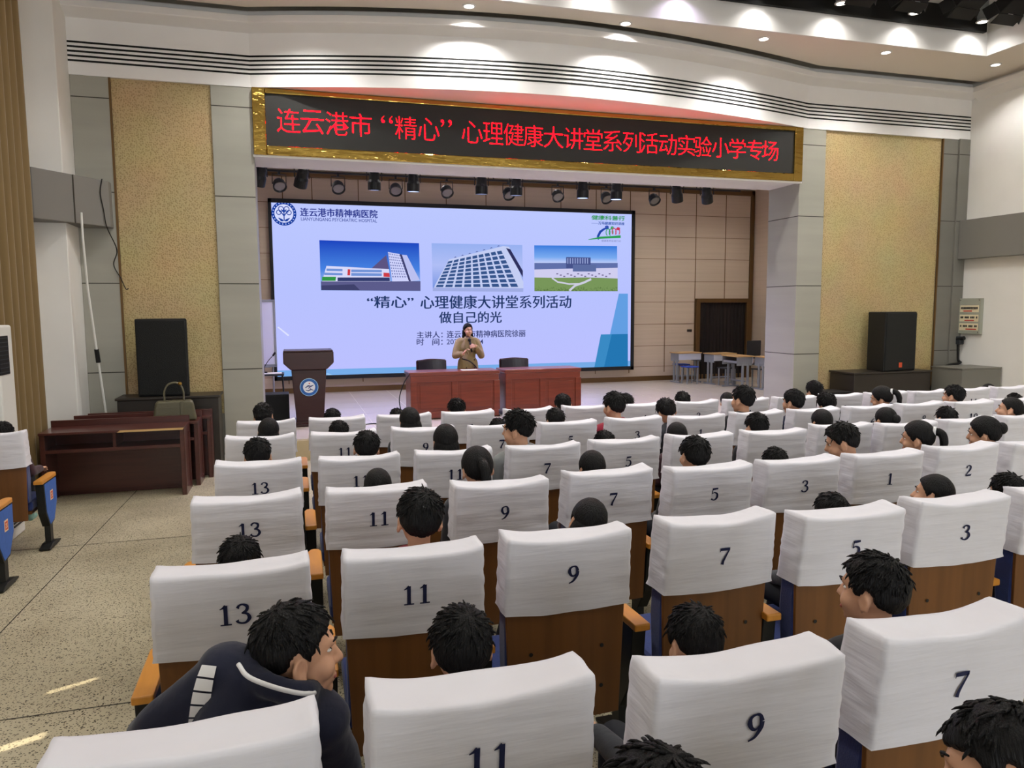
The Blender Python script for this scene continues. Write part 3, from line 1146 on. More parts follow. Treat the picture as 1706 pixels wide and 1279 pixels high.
b = MB(); sface(b, [(843, 413), (850, 415), (871, 451), (871, 462)], .0036); b.build('photo_dark_strip', E_(46, 48, 92), ph, fix=False)
b = MB()
for k in range(7):
    x_, y_ = 756 + 12 * k, 429.5 - 3.1 * k
    sface(b, [(x_, y_), (x_ + 2.5, y_ - 2.4), (x_ + 5, y_ - 1)], .0034)
b.build('photo_roof_lamps', E_(90, 100, 160), ph, fix=False)
b = MB(); sface(b, [(721, 479), (872, 480), (871.5, 486), (721, 485)], .0037); b.build('photo_ground', E_(160, 172, 226), ph, fix=False)

# ---- slide photo: hospital seen across its grounds
ph = spoly('slide_photo', [(890, 408.5), (1028, 410), (1028.5, 485), (890.5, 484.5)], M.setdefault('sky3', emis_ramp('photo_sky', [(0, rgb(226, 226, 255)), (.45, rgb(120, 170, 240)), (1, rgb(50, 120, 220))], 2, at_s(960, 445)[1], at_s(960, 409)[1], 1.0)), .002)
c4 = lambda x, y: (740 + x / Z8, 330 + y / Z8)
b = MB(); sface(b, [c4(620, 446), c4(1192, 446), c4(1192, 490), c4(620, 490)], .003); b.build('photo_far_town', E_(96, 112, 170), ph, fix=False)
b = MB(); sface(b, [c4(620, 490), c4(1192, 478), c4(1192, 560), c4(620, 560)], .0032); b.build('photo_forecourt', E_(208, 206, 240), ph, fix=False)
M['lawn'] = emis_ramp('photo_lawn', [(0, rgb(30, 46, 34)), (.5, rgb(70, 100, 50)), (1, rgb(120, 150, 90))], 2, at_s(960, 484)[1], at_s(960, 462)[1], 1.0, noise_amt=.5)
b = MB(); sface(b, [c4(620, 545), c4(760, 548), c4(980, 545), c4(1192, 552), c4(1192, 640), c4(620, 640)], .0034); b.build('photo_lawn', M['lawn'], ph, fix=False)
b = MB()
srib(b, [c0(*c4(*p)) for p in ((860, 636), (900, 600), (960, 580), (1010, 556))], .05, .0036)
srib(b, [c0(*c4(*p)) for p in ((740, 548), (780, 576), (860, 590), (930, 588))], .035, .0036)
b.build('photo_path', E_(206, 206, 226), ph, fix=False)
b = MB(); sface(b, [c4(838, 405), c4(1006, 408), c4(1006, 482), c4(838, 482)], .0036); b.build('photo_building', E_(70, 82, 138), ph, fix=False)
b = MB()
for k in range(9):
    sface(b, [c4(846 + 17 * k, 412), c4(853 + 17 * k, 412), c4(853 + 17 * k, 450), c4(846 + 17 * k, 450)], .0038)
b.build('photo_windows', E_(150, 164, 214), ph, fix=False)
b = MB(); sface(b, [c4(884, 456), c4(1044, 458), c4(1044, 504), c4(884, 504)], .004); b.build('photo_low_block', E_(92, 108, 160), ph, fix=False)
b = MB()
for k in range(16):
    sface(b, [c4(770 + 24 * k, 516 + (k % 3) * 9), c4(784 + 24 * k, 516 + (k % 3) * 9), c4(784 + 24 * k, 524 + (k % 3) * 9), c4(770 + 24 * k, 524 + (k % 3) * 9)], .0042)
b.build('photo_cars', E_(120, 110, 150), ph, fix=False)

# ------------------------------------------------------------------ stage spotlights
pipes = ((12.0, 4.26, 'front'), (13.6, 4.40, 'rear'))
for y, z, w in pipes:
    t = thing('lighting_pipe', 'thin dark lighting pipe under the stage ceiling, carrying the %s row of spotlights' % w, 'lighting pipe', (0, y, z))
    b = MB()
    b.tube([(-.9, 0, 0), (8.9, 0, 0)], .018, 10)
    b.build('pipe', M['steel_black'], t)
    b = MB()
    for x in (-.5, 1.6, 3.7, 5.8, 7.9):
        b.tube([(x, 0, 0), (x, 0, 4.93 - z)], .007, 6)
    b.build('hanger', M['steel_black'], t)


def spot(x, y, z, tilt, pan, kind, label, group, lit=False):
    t = thing('stage_spotlight', label, 'spotlight', (x, y, z), pan, group)
    R_ = Matrix.Translation((0, 0, -.22)) @ Matrix.Rotation(tilt, 4, 'X')
    b = MB()
    prof = [(.03, .155), (.06, .15), (.082, .10), (.085, .02), (.10, -.02), (.10, -.14), (.092, -.14), (.085, -.10)] if kind == 'can' else [(.03, .10), (.07, .095), (.10, .04), (.105, -.03), (.115, -.035), (.115, -.07), (.10, -.07), (.09, -.05)]
    rings = []
    for r, zz in prof:
        rings.append([b.bm.verts.new(R_ @ Vector((r * math.cos(2 * PI * k / 20), r * math.sin(2 * PI * k / 20), zz))) for k in range(20)])
    for A, B in zip(rings, rings[1:]):
        for k in range(20):
            b.bm.faces.new((A[k], A[(k + 1) % 20], B[(k + 1) % 20], B[k]))
    b.bm.faces.new(rings[0])
    b.build('lamp_body', M['steel_black'], t, smooth=False)
    zl = -.137 if kind == 'can' else prof[-1][1]
    b = MB()
    b.bm.faces.new([b.bm.verts.new(R_ @ Vector((.09 * math.cos(2 * PI * k / 20), .09 * math.sin(2 * PI * k / 20), zl))) for k in range(20)])
    b.build('lamp_lens', M['blueglow'] if lit else M['lens'], t)
    b = MB()
    b.tube([(-.115, 0, -.22), (-.115, 0, -.05), (.115, 0, -.05), (.115, 0, -.22)], .009, 6)
    b.build('yoke', M['steel_black'], t)
    if lit:
        lamp('spot_lamp', 'SPOT', R_ @ Vector((0, 0, zl - .02)), 230.0, (.50, .42, 1.0), t, .06, 2.5, .8, (tilt, 0, 0))
    b = MB()
    b.box(-.018, .018, -.02, .02, -.055, .025)
    b.build('clamp', M['steel_black'], t)
    return t


fr = ((432, .5, .5), (502, .55, .4), (623, .12, 0), (688, .08, .1), (802, .05, 0), (860, .05, .1), (971, .05, 0), (1027, .05, 0), (1128, .5, -.7), (1178, .6, -.7))
for k, (px, ti, pa) in enumerate(fr):
    q = at(px, 268 + (px - 432) * .055, 12.0)
    spot(q.x, 12.0, 4.25, ti, pa, 'can', 'black can spotlight on the front pipe over the stage, %s from the whiteboard side' % ORD[k], 'spotlights on the front stage pipe', k in (2, 3, 6, 7))
for k, px in enumerate((465, 563, 659, 744, 847, 929, 1010, 1090)):
    q = at(px, 300, 13.6)
    spot(q.x, 13.6, 4.39, -.75, (.25, .1, -.1, .15, .2, 0, .15, .1)[k], 'par', 'short dark spotlight facing the hall on the rear pipe, %s from the whiteboard side' % ORD[k], 'spotlights on the rear stage pipe')
# flat fittings on the stage ceiling
for k, (px, py, m) in enumerate(((640, 281, 'steel'), (712, 286, 'steel'), (795, 292, 'plinth'), (1080, 303, 'plinth'))):
    q = at(px, py, 14.2)
    tag(MB().box(q.x - .28, q.x + .28, 14.0, 14.25, 4.89, 4.93).build('ceiling_grille', M[m], bevel=.004), 'small flat vent set in the stage ceiling, %s from the whiteboard side' % ORD[k], 'ceiling vent', 'vents in the stage ceiling')

# ------------------------------------------------------------------ things on the stage
# speech desk pair
def stage_desk(x0, x1, y, label):
    t = thing('speech_desk', label, 'desk', ((x0 + x1) / 2, y, ZS), 0, 'red wooden desks on the stage')
    w = (x1 - x0) / 2
    MB().box(-w, w, -.03, .52, .70, .76).build('desktop', M['mahog'], t, bevel=.012)
    b = MB()
    b.box(-w + .02, w - .02, 0, .03, .02, .70)
    b.box(-w + .02, -w + .05, .03, .50, .0, .70)
    b.box(w - .05, w - .02, .03, .50, .0, .70)
    b.box(-w + .05, w - .05, .03, .48, .50, .52)
    b.build('carcass', M['mahog'], t, bevel=.004)
    b = MB()
    b.box(-w + .02, w - .02, -.022, 0, .60, .70)
    b.box(-w + .02, w - .02, -.022, 0, .02, .12)
    for x in (-w + .02, -.06, w - .10):
        b.box(x, x + .10, -.020, 0, .12, .60)
    b.build('front_frame', M['mahog'], t, bevel=.006)
    for xa, xb in ((-w + .14, -.08), (.06, w - .12)):
        MB().box(xa + .03, xb - .02, -.008, 0, .17, .55).build('front_panel', M['mahog'], t, bevel=.007)
    MB().box(-w + .0, w, -.008, .5, 0, .03).build('plinth', M['walnut'], t)
    return t


stage_desk(1.79, 3.27, 11.74, 'red-brown panelled wooden desk on the stage, in front of the speaking woman')
stage_desk(3.35, 4.69, 11.74, 'red-brown panelled wooden desk on the stage, with the empty chair behind it')

# lectern with round emblem
t = thing('lectern', 'dark wooden flared lectern with a round blue and white emblem', 'lectern', (.27, 11.62, ZS))
b = MB()
front = [(-.235, .06), (.215, .06), (.27, .70), (.27, .80), (-.27, .80), (-.27, .70)]
b.prism([(-.20, .07), (.20, .07), (.255, .86), (-.255, .86)], 1, 0, .42)
b.build('body', M['walnut'], t, bevel=.012)
b = MB()
b.prism([(-.262, .86), (.262, .86), (.365, .96), (.365, 1.13), (-.365, 1.13), (-.365, .96)], 1, -.05, .50)
b.build('reading_top', M['walnut'], t, bevel=.015)
MB().box(-.355, .355, -.06, .50, 1.13, 1.15).build('top_board', M['walnut'], t, bevel=.006)
b = MB()
b.box(-.26, .26, -.03, .46, 0, .04)
b.box(-.23, .23, -.015, .44, .04, .08)
b.build('base', M['walnut'], t, bevel=.008)
ez = at(509, 645, 11.61).z - ZS
e = MB().disc((-.005, -.004, ez), .132, 1, 40).build('emblem', mat('emblem_white', rgb(222, 226, 232), .5), t, fix=False)
MB().disc((-.005, -.0055, ez), .134, 1, 40, .088).build('emblem_ring', mat('emblem_blue', rgb(38, 92, 160), .5), e, fix=False)
MB().disc((-.005, -.0065, ez), .134, 1, 40, .127).build('emblem_rim', mat('emblem_rim', rgb(160, 200, 230), .5), e, fix=False)


def flat_rib(b, pts, w, y):
    P = [Vector((p[0], y, p[1])) for p in pts]
    L, R = [], []
    for i, p in enumerate(P):
        d = (P[min(i + 1, len(P) - 1)] - P[max(i - 1, 0)]).normalized()
        n = Vector((-d.z, 0, d.x)) * (w[i] if isinstance(w, list) else w) / 2
        L.append(b.bm.verts.new(p + n))
        R.append(b.bm.verts.new(p - n))
    for i in range(len(P) - 1):
        b.bm.faces.new((L[i], R[i], R[i + 1], L[i + 1]))


b = MB()
flat_rib(b, [(-.06, ez - .01), (-.02, ez + .02), (.02, ez + .01), (.06, ez + .03)], [.01, .02, .02, .008], -.006)
flat_rib(b, [(-.055, ez - .045), (-.02, ez - .055), (.02, ez - .035), (.06, ez - .05)], [.008, .016, .016, .008], -.006)
flat_rib(b, [(-.02, ez - .02), (.0, ez - .005), (.02, ez - .02)], [.01, .014, .008], -.006)
b.build('emblem_figure', mat('emblem_navy', rgb(40, 56, 110), .5), e, fix=False)
MB().disc((.0, -.0062, ez + .055), .011, 1, 12).build('emblem_dot', mat('emblem_red', rgb(200, 90, 60), .5), e, fix=False)

# black box beside the lectern
q = atz(438, 702, ZS)
t = thing('subwoofer', 'low black box on the stage beside the lectern', 'speaker box', (-.27, 12.02, ZS))
MB().box(-.17, .24, 0, .40, 0, .46).build('cabinet', M['spk'], t, bevel=.012)
MB().box(-.14, .21, -.006, .002, .03, .43).build('grille', M['grille'], t)

# whiteboard on its stand
q0, q1 = at(430, 500, 13.4), at(461, 610, 13.4)
t = thing('whiteboard', 'white display board on a stand, half hidden by the grey column', 'whiteboard', ((q0.x + q1.x) / 2 - .35, 13.4, ZS))
wl, wr, zb, zt = -.62, q1.x - ((q0.x + q1.x) / 2 - .35), q1.z - ZS, q0.z - ZS
MB().box(wl, wr, 0, .03, zb, zt).build('board', mat('whiteboard_face', rgb(220, 222, 236), .3), t)
b = MB()
for (x0, x1, z0, z1) in ((wl, wr, zt - .03, zt + .01), (wl, wr, zb - .01, zb + .04), (wl - .01, wl + .025, zb, zt), (wr - .025, wr + .01, zb, zt)):
    b.box(x0, x1, -.012, .04, z0, z1)
b.build('frame', M['steel'], t, bevel=.004)
MB().box(wl + .1, wr - .1, -.07, 0, zb - .015, zb - .002).build('pen_tray', M['steel'], t)
b = MB()
for x in (wl + .06, wr - .06):
    b.tube([(x, .02, .04), (x, .02, zb)], .016, 8)
    b.tube([(x, -.28, .03), (x, .32, .03)], .016, 8)
b.build('stand', M['steel'], t)

# chair with papers on it and the gooseneck microphone
qx = at(455, 640, 12.9)
t = thing('folding_chair', 'small dark chair with metal legs in front of the white display board', 'chair', (qx.x - .02, 12.75, ZS))
zs = at(455, 622, 12.9).z - ZS
MB().box(-.2, .2, -.02, .36, zs - .03, zs).build('seat', M['dkplastic'], t, bevel=.008)
for sx in (-1, 1):
    MB().tube([(sx * .17, .02, zs - .03), (sx * .2, -.02, 0)], .012, 8).build('leg', M['steel_black'], t)
    MB().tube([(sx * .17, .34, zs - .03), (sx * .2, .38, 0)], .012, 8).build('leg', M['steel_black'], t)
tag(MB().box(qx.x - .18, qx.x + .14, 12.76, 12.98, ZS + zs + .001, ZS + zs + .012).build('paper_stack', M['paper']), 'loose papers lying on the small dark chair', 'papers')
t = thing('gooseneck_microphone', 'thin gooseneck microphone standing on the small dark chair', 'microphone', (qx.x - .12, 12.90, ZS + zs + .012))
MB().tube([(0, 0, 0), (0, 0, .02)], .04, 14).build('base', M['black'], t)
MB().tube(catmull([(0, 0, .02), (0, 0, .10), (.06, -.02, .20), (.14, -.04, .29)], 6), .006, 6).build('gooseneck', M['black'], t)
MB().cap((.14, -.04, .29), (.165, -.045, .325), .016).build('capsule', M['black'], t, smooth=True)

# two office chairs behind the desks


def office_chair(x, y, rz, ztop, label):
    t = thing('office_chair', label, 'chair', (x, y, ZS), rz, 'leather chairs behind the stage desks')
    h = ztop - ZS
    b = MB()
    n = 10
    rows = []
    for j in range(7):
        zz = .50 + (h - .50) * j / 6
        for side in (0, 1):
            pass
        rows.append([(x_, .05 * (1 - (x_ / .25) ** 2) - .02 + .05 * j / 6, zz + (.012 * (1 - (x_ / .25) ** 2) if j == 6 else 0)) for x_ in np.linspace(-.245, .245, n)])
    A = [[b.bm.verts.new(Vector(p)) for p in r] for r in rows]
    B = [[b.bm.verts.new(Vector(p) + Vector((0, .06, 0))) for p in r] for r in rows]
    for j in range(6):
        for i in range(n - 1):
            b.bm.faces.new((A[j][i], A[j][i + 1], A[j + 1][i + 1], A[j + 1][i]))
            b.bm.faces.new((B[j][i], B[j + 1][i], B[j + 1][i + 1], B[j][i + 1]))
    for i in range(n - 1):
        b.bm.faces.new((A[6][i], A[6][i + 1], B[6][i + 1], B[6][i]))
        b.bm.faces.new((A[0][i + 1], A[0][i], B[0][i], B[0][i + 1]))
    for j in range(6):
        b.bm.faces.new((A[j][0], A[j + 1][0], B[j + 1][0], B[j][0]))
        b.bm.faces.new((A[j][-1], B[j][-1], B[j + 1][-1], A[j + 1][-1]))
    b.build('backrest', M['leather'], t, smooth=False)
    b = MB()
    b.tube([(-.255, .05, .40), (-.255, .07, h - .0)], .018, 8)
    b.tube([(.255, .05, .40), (.255, .07, h - .0)], .018, 8)
    b.tube(catmull([(-.255, .07, h), (0, .11, h + .015), (.255, .07, h)], 5), .016, 8)
    b.build('back_frame', M['walnut'], t)
    MB().box(-.25, .25, -.45, .03, .40, .50).build('seat', M['leather'], t, bevel=.03, seg=3)
    for sx in (-1, 1):
        MB().box(sx * .25 - .02, sx * .25 + .02, -.42, .05, .62, .65).build('armrest', M['walnut'], t, bevel=.008)
        for y_ in (-.40, .04):
            MB().tube([(sx * .25, y_, 0), (sx * .25, y_, .62)], .018, 8).build('leg', M['walnut'], t)
    return t


c1 = at(857, 600, 12.75)
office_chair(c1.x, 12.72, 0, at(857, 598.5, 12.75).z, 'empty black leather chair behind the desk beside the speaking woman')
c2 = at(721, 602, 12.75)
office_chair(c2.x, 12.78, .12, at(721, 601, 12.8).z, 'black leather chair half hidden by the woman in the khaki coat')
pq = atz(786, 617.5, ZS + .761)
tag(MB().box(pq.x - .13, pq.x + .13, 11.82, 12.0, ZS + .7605, ZS + .764).build('paper_sheet', M['paper']), 'white sheet of paper lying on the speaking woman\'s desk', 'paper')
# cables on the stage
tag(MB().tube(catmull([(1.80, 11.71, ZS + .74), (1.70, 11.69, ZS + .60), (1.62, 11.66, ZS + .35), (1.66, 11.6, ZS + .1), (1.72, 11.5, ZS + .012), (1.6, 11.3, ZS + .012)], 7), .008, 6).build('cable', M['black']), 'black cable hanging beside the end of the stage desk', 'cable')
tag(MB().tube(catmull([(.62, 11.6, ZS + .008), (.95, 11.45, ZS + .008), (1.2, 11.55, ZS + .008), (1.45, 11.3, ZS + .008)], 7), .008, 6).build('cable', M['black']), 'black cable lying on the pale stage floor beside the lectern', 'cable')

# pupils' desks and stools stacked together on the far side of the stage


def pupil_desk(x, y, rz, label, w=.62):
    t = thing('pupil_desk', label, 'school desk', (x, y, ZS), rz, 'grey school desks pushed together')
    w2 = w / 2
    MB().box(-w2, w2, -.02, .42, .685, .71).build('desktop', M['desktop'], t, bevel=.006)
    MB().box(-w2 + .02, w2 - .02, 0, .015, .54, .685).build('front_panel', mat('pale_grey_steel', rgb(196, 200, 206), .45) if 'palegrey' not in M else M['palegrey'], t)
    b = MB()
    b.box(-w2 + .03, w2 - .03, .02, .38, .55, .56)
    b.box(-w2 + .03, w2 - .03, .365, .38, .56, .60)
    b.box(-w2 + .025, -w2 + .04, .02, .40, .50, .685)
    b.box(w2 - .04, w2 - .025, .02, .40, .50, .685)
    b.build('book_box', M['steel'], t)
    for sx in (-1, 1):
        b = MB()
        for y_ in (.12, .25):
            b.box(sx * (w2 - .035) - .018, sx * (w2 - .035) + .018, y_ - .022, y_ + .022, .03, .55)
        b.box(sx * (w2 - .035) - .02, sx * (w2 - .035) + .02, -.02, .40, 0, .03)
        b.build('leg_frame', M['steel'], t, bevel=.004)
    MB().box(-w2 + .05, w2 - .05, .16, .20, .14, .17).build('stretcher', M['steel'], t)
    return t


M['palegrey'] = mat('pale_grey_steel', rgb(200, 204, 210), .45)
pupil_desk(8.98, 15.62, 0, 'grey school desk with pale front panel, farthest from the white wall in its group')
pupil_desk(9.55, 15.05, 0.05, 'grey school desk with its open book box towards the seats, behind the blue stool\'s desk')
pupil_desk(9.62, 14.35, PI / 2, 'grey school desk turned side-on beside the grey and purple column')
pupil_desk(9.92, 13.62, 0.04, 'grey school desk with pale front panel, closest to the purple side of the column')


def stool(x, y, rz, label, m):
    t = thing('pupil_stool', label, 'stool', (x, y, ZS), rz, 'stools under the school desks')
    MB().box(-.16, .16, -.15, .15, .385, .41).build('seat', M[m], t, bevel=.008)
    for sx in (-1, 1):
        for sy in (-1, 1):
            MB().box(sx * .13 - .012, sx * .13 + .012, sy * .12 - .012, sy * .12 + .012, 0, .385).build('leg', M['steel'], t)
    return t


stool(8.86, 15.42, 0, 'blue school stool beside the grey desk near the doorway', 'bluepl')
stool(9.05, 16.15, 0, 'blue school stool behind the grey desk near the doorway', 'bluepl')
stool(9.45, 14.80, 0.1, 'dark stool under the school desks, between the two pale front panels', 'dkplastic')
stool(9.95, 14.25, 0, 'dark stool behind the school desk closest to the column', 'dkplastic')
t = thing('pupil_chair', 'black chair behind the school desks beside the grey and purple column', 'chair', (10.45, 15.05, ZS), .1)
MB().box(-.2, .2, -.2, .2, .43, .46).build('seat', M['dkplastic'], t, bevel=.01)
MB().box(-.2, .2, .17, .20, .56, .98).build('backrest', M['dkplastic'], t, bevel=.02)
for sx in (-1, 1):
    MB().tube([(sx * .17, -.17, 0), (sx * .17, -.17, .44)], .012, 8).build('leg', M['steel'], t)
    MB().tube([(sx * .17, .19, 0), (sx * .17, .185, .62)], .012, 8).build('leg', M['steel'], t)
b = MB()
q = at(1149, 550.5, YB - .01)
b.box(q.x - .07, q.x + .06, YB - .014, YB - .002, q.z - .03, q.z + .03)
tag(b.build('wall_socket', M['plinth'], bevel=.003), 'small dark wall socket plate on the beige stage wall near the doorway', 'socket')

# ------------------------------------------------------------------ loudspeakers and plinths in the hall
def loudspeaker(x, y, z, w, h, d, rz, label, badge=None):
    t = thing('loudspeaker', label, 'loudspeaker', (x, y, z), rz, 'black loudspeakers beside the stage')
    MB().prism([(-w / 2, -d / 2), (w / 2, -d / 2), (w / 2 * .72, d / 2), (-w / 2 * .72, d / 2)], 2, 0, h).build('cabinet', M['spk'], t, bevel=.015)
    MB().box(-w / 2 + .02, w / 2 - .02, -d / 2 - .018, -d / 2 + .004, .02, h - .02).build('grille', M['grille'], t, bevel=.008)
    if badge:
        bd = MB().box(-.035, .035, -d / 2 - .022, -d / 2 - .017, .06, .14).build('badge', M['badge'], t)
    return t


t = thing('speaker_plinth', 'dark brown box carrying the loudspeaker behind the wooden desks', 'plinth', (-1.45, 10.10, zf(10.1)))
hp = 1.0 - zf(10.1)
MB().box(-.56, .58, -.16, .30, 0, hp - .03).build('body', M['plinth'], t, bevel=.008)
MB().box(-.58, .60, -.18, .31, hp - .03, hp).build('top_board', M['plinth'], t, bevel=.006)
loudspeaker(-1.475, 10.18, 1.0, .60, .95, .36, -.1, 'black loudspeaker behind the wooden desks, under the perforated panel')
t = thing('speaker_plinth', 'dark brown box carrying the loudspeaker near the electrical panel', 'plinth', (9.37, 10.1, zf(10.1)))
MB().box(-.76, .76, -.24, .32, 0, hp - .03).build('body', M['plinth'], t, bevel=.008)
MB().box(-.78, .78, -.26, .33, hp - .03, hp).build('top_board', M['plinth'], t, bevel=.006)
loudspeaker(9.49, 10.10, 1.0, .72, .96, .42, .12, 'black loudspeaker with a small orange badge near the electrical panel', True)
t = thing('low_cabinet', 'low black cabinet at the foot of the perforated panel beyond the seats', 'cabinet', (8.25, 10.0, zf(10)))
MB().box(-.25, .25, -.2, .2, 0, .68).build('body', M['spk'], t, bevel=.01)
MB().box(-.26, .26, -.21, .21, .68, .70).build('top_board', M['spk'], t, bevel=.004)
t = thing('equipment_box', 'plain grey box standing against the white side wall below the electrical panel', 'box', (10.83, 9.85, zf(9.85)))
MB().box(-.38, .44, -.30, .30, 0, 1.02 - zf(9.85)).build('body', M['panel_dark'], t, bevel=.006)
MB().box(-.39, .445, -.31, .31, 1.02 - zf(9.85), 1.04 - zf(9.85)).build('lid', M['panel_dark'], t, bevel=.004)

# electrical panel on the right wall
t = thing('electrical_panel', 'grey electrical distribution box with three rows of breakers on the white wall', 'electrical box', (XR - .06, 10.19, 1.87))
MB().box(0, .06, -.22, .22, -.30, .31).build('enclosure', M['boxgrey'], t, bevel=.008)
for k, z in enumerate((.13, -.03, -.18)):
    s = MB().box(-.004, .004, -.18, .19, z - .06, z + .06).build('breaker_row', M['cream'], t, bevel=.002)
    b = MB()
    for i in range(12):
        if (i * 5 + k * 3) % 4 != 0 or k == 0:
            b.box(-.010, -.003, -.16 + .028 * i, -.142 + .028 * i, z - .005, z + .03)
    b.build('breaker', M['dkplastic'], s)
    MB().box(-.0055, -.003, -.05 - .05 * k, .12 - .03 * k, z - .048, z - .03).build('warning_strip', M['red'], s)
b = MB()
for y, z in ((-.19, .28), (.19, .28), (-.19, -.27)):
    b.ball((-.003, y, z), .014, 10, 8)
b.build('corner_screw', M['chrome'], t)
t = thing('power_plug', 'black plug and socket hanging under the electrical panel', 'plug', (XR - .05, 10.40, 1.45))
MB().box(-.05, .05, -.08, .06, -.07, .07).build('housing', M['dkplastic'], t, bevel=.012)
MB().tube([(-.02, .0, .02), (-.02, -.14, .045)], .035, 12).build('plug', M['black'], t)
tag(MB().tube(catmull([(XR - .06, 10.40, 1.38), (XR - .05, 10.38, 1.12), (XR - .09, 10.3, 1.06), (XR - .42, 10.3, 1.0), (XR - .62, 10.34, .72), (XR - .74, 10.34, .30), (XR - .8, 10.3, .02)], 8), .020, 8).build('power_cable', M['black']), 'thick black cable running from the plug down behind the grey box', 'cable')

# ------------------------------------------------------------------ wooden audience desks, bag, pole, air conditioner, curtain


def audience_desk(x0, x1, y, d, label, edge=False):
    z = zf(y + d / 2) - .004
    t = thing('audience_desk', label, 'desk', ((x0 + x1) / 2, y, z), 0, 'red-brown wooden desks at the end of the aisle')
    w = (x1 - x0) / 2
    MB().box(-w, w, -.03, d - .02, .735, .76).build('desktop', M['mahog2'], t, bevel=.004)
    for sx in (-1, 1):
        xa = sx * (w - .03)
        s = MB().box(xa - .02, xa + .02, 0, d - .03, 0, .735).build('side_panel', M['mahog2'], t, bevel=.003)
        b = MB()
        xo = xa + sx * .02
        for (ya, yb, za, zb) in ((0, .07, 0, .735), (d - .10, d - .03, 0, .735), (.07, d - .10, .66, .735), (.07, d - .10, 0, .09)):
            b.box(min(xo, xo + sx * .008), max(xo, xo + sx * .008), ya, yb, za, zb)
        b.build('side_frame', M['mahog2'], s, bevel=.002)
    MB().box(-w + .05, w - .05, d - .06, d - .03, .05, .735).build('modesty_panel', M['walnut'] if False else M['mahog2'], t)
    MB().box(-w, w, d - .03, d, .0, .83).build('front_board', M['mahog2'], t, bevel=.004)
    MB().box(-w + .05, w - .05, .03, d - .06, .545, .57).build('shelf', M['mahog2'], t, bevel=.002)
    MB().box(-.015, .015, .03, d - .06, .57, .735).build('shelf_divider', M['mahog2'], t)
    MB().box(-w + .05, w - .05, .0, .03, .54, .575).build('shelf_rail', M['mahog2'], t, bevel=.003)
    if edge:
        b = MB()
        b.prism([(.04, .7345), (.98 * w, .7345), (.98 * w + .015, .757), (.07, .757)], 1, -.0315, -.030)
        b.build('worn_edge', M['edge'], t)
    return t


audience_desk(-2.51, -1.12, 8.72, .46, 'red-brown wooden desk with open shelves and a bare worn edge, closest to the seats', True)
audience_desk(-2.40, -1.035, 9.22, .42, 'red-brown wooden desk directly behind the worn-edged one, carrying the handbag')
audience_desk(-2.31, -0.94, 9.68, .20, 'red-brown wooden desk pushed against the dark loudspeaker plinth')

hb = at(290, 693, 9.36)
t = thing('handbag', 'olive leather handbag with tall handles standing on the wooden desks', 'handbag', (at(290, 660, 9.36).x, 9.36, zf(9.43) + .757), .1)
b = MB()
b.prism([(-.235, 0), (.235, 0), (.20, .215), (.17, .235), (-.17, .235), (-.20, .215)], 1, -.075, .075)
b.build('body', M['olive'], t, bevel=.025, seg=3)
for sy in (-1, 1):
    MB().tube(catmull([(-.10, sy * .05, .22), (-.10, sy * .045, .34), (-.05, sy * .03, .425), (.05, sy * .03, .43), (.10, sy * .045, .34), (.10, sy * .05, .22)], 6), .009, 8).build('handle', M['olive'], t, smooth=True)
MB().ball((.07, -.05, .43), .022, 12, 8).build('charm', M['gold'], t, smooth=True)
MB().box(-.19, .19, -.079, -.074, .15, .165).build('strap_seam', M['olive'], t)
MB().box(.06, .10, -.085, -.074, .06, .23).build('clasp_strap', M['olive'], t, bevel=.003)

# pole leaning in the corner
p = [at(138, 398, 9.82), at(146, 480, 9.9), at(162, 590, 10.0), at(176, 684, 10.1)]
p = [Vector((v.x, v.y, v.z)) for v in p]
end = p[3] + (p[3] - p[2]).normalized() * (p[3].z - zf(10) - .0) / abs((p[3] - p[2]).normalized().z)
t = thing('window_pole', 'long thin white pole with a black grip hanging in the corner by the loudspeaker', 'pole', p[0])
MB().tube([v - p[0] for v in (p[0] + Vector((0, 0, .3)), p[0], p[1], p[2], p[3], end)], .013, 8).build('shaft', M['acwhite'], t)
d_ = (p[3] - p[2]).normalized()
MB().tube([p[2] - p[0] - d_ * .06, p[2] - p[0] + d_ * .10], .026, 10).build('grip', M['black'], t)

# floor-standing air conditioner
t = thing('air_conditioner', 'white floor-standing air conditioner by the ochre curtain', 'air conditioner', (-2.555, 7.42, zf(7.42)), .0)
hA = 1.93 - zf(7.4)
MB().box(-.24, .22, -.17, .17, 0, hA).build('cabinet', M['acwhite'], t, bevel=.02, seg=3)
MB().box(-.22, .224, -.174, .05, hA - .42, hA - .09).build('outlet_recess', M['black'], t)
b = MB()
for k in range(9):
    z = hA - .40 + .036 * k
    b.box(-.22, .228, -.18, .04, z, z + .006)
b.build('louvre', M['dkplastic'], t)
MB().box(-.242, .224, -.176, .172, .56, .64).build('trim_band', M['black'], t)
b = MB()
for k in range(13):
    b.box(-.20, .20, -.178, -.165, .10 + .03 * k, .116 + .03 * k)
    b.box(.215, .226, -.12, .12, .10 + .03 * k, .116 + .03 * k)
b.build('intake_grille', M['dkplastic'], t)


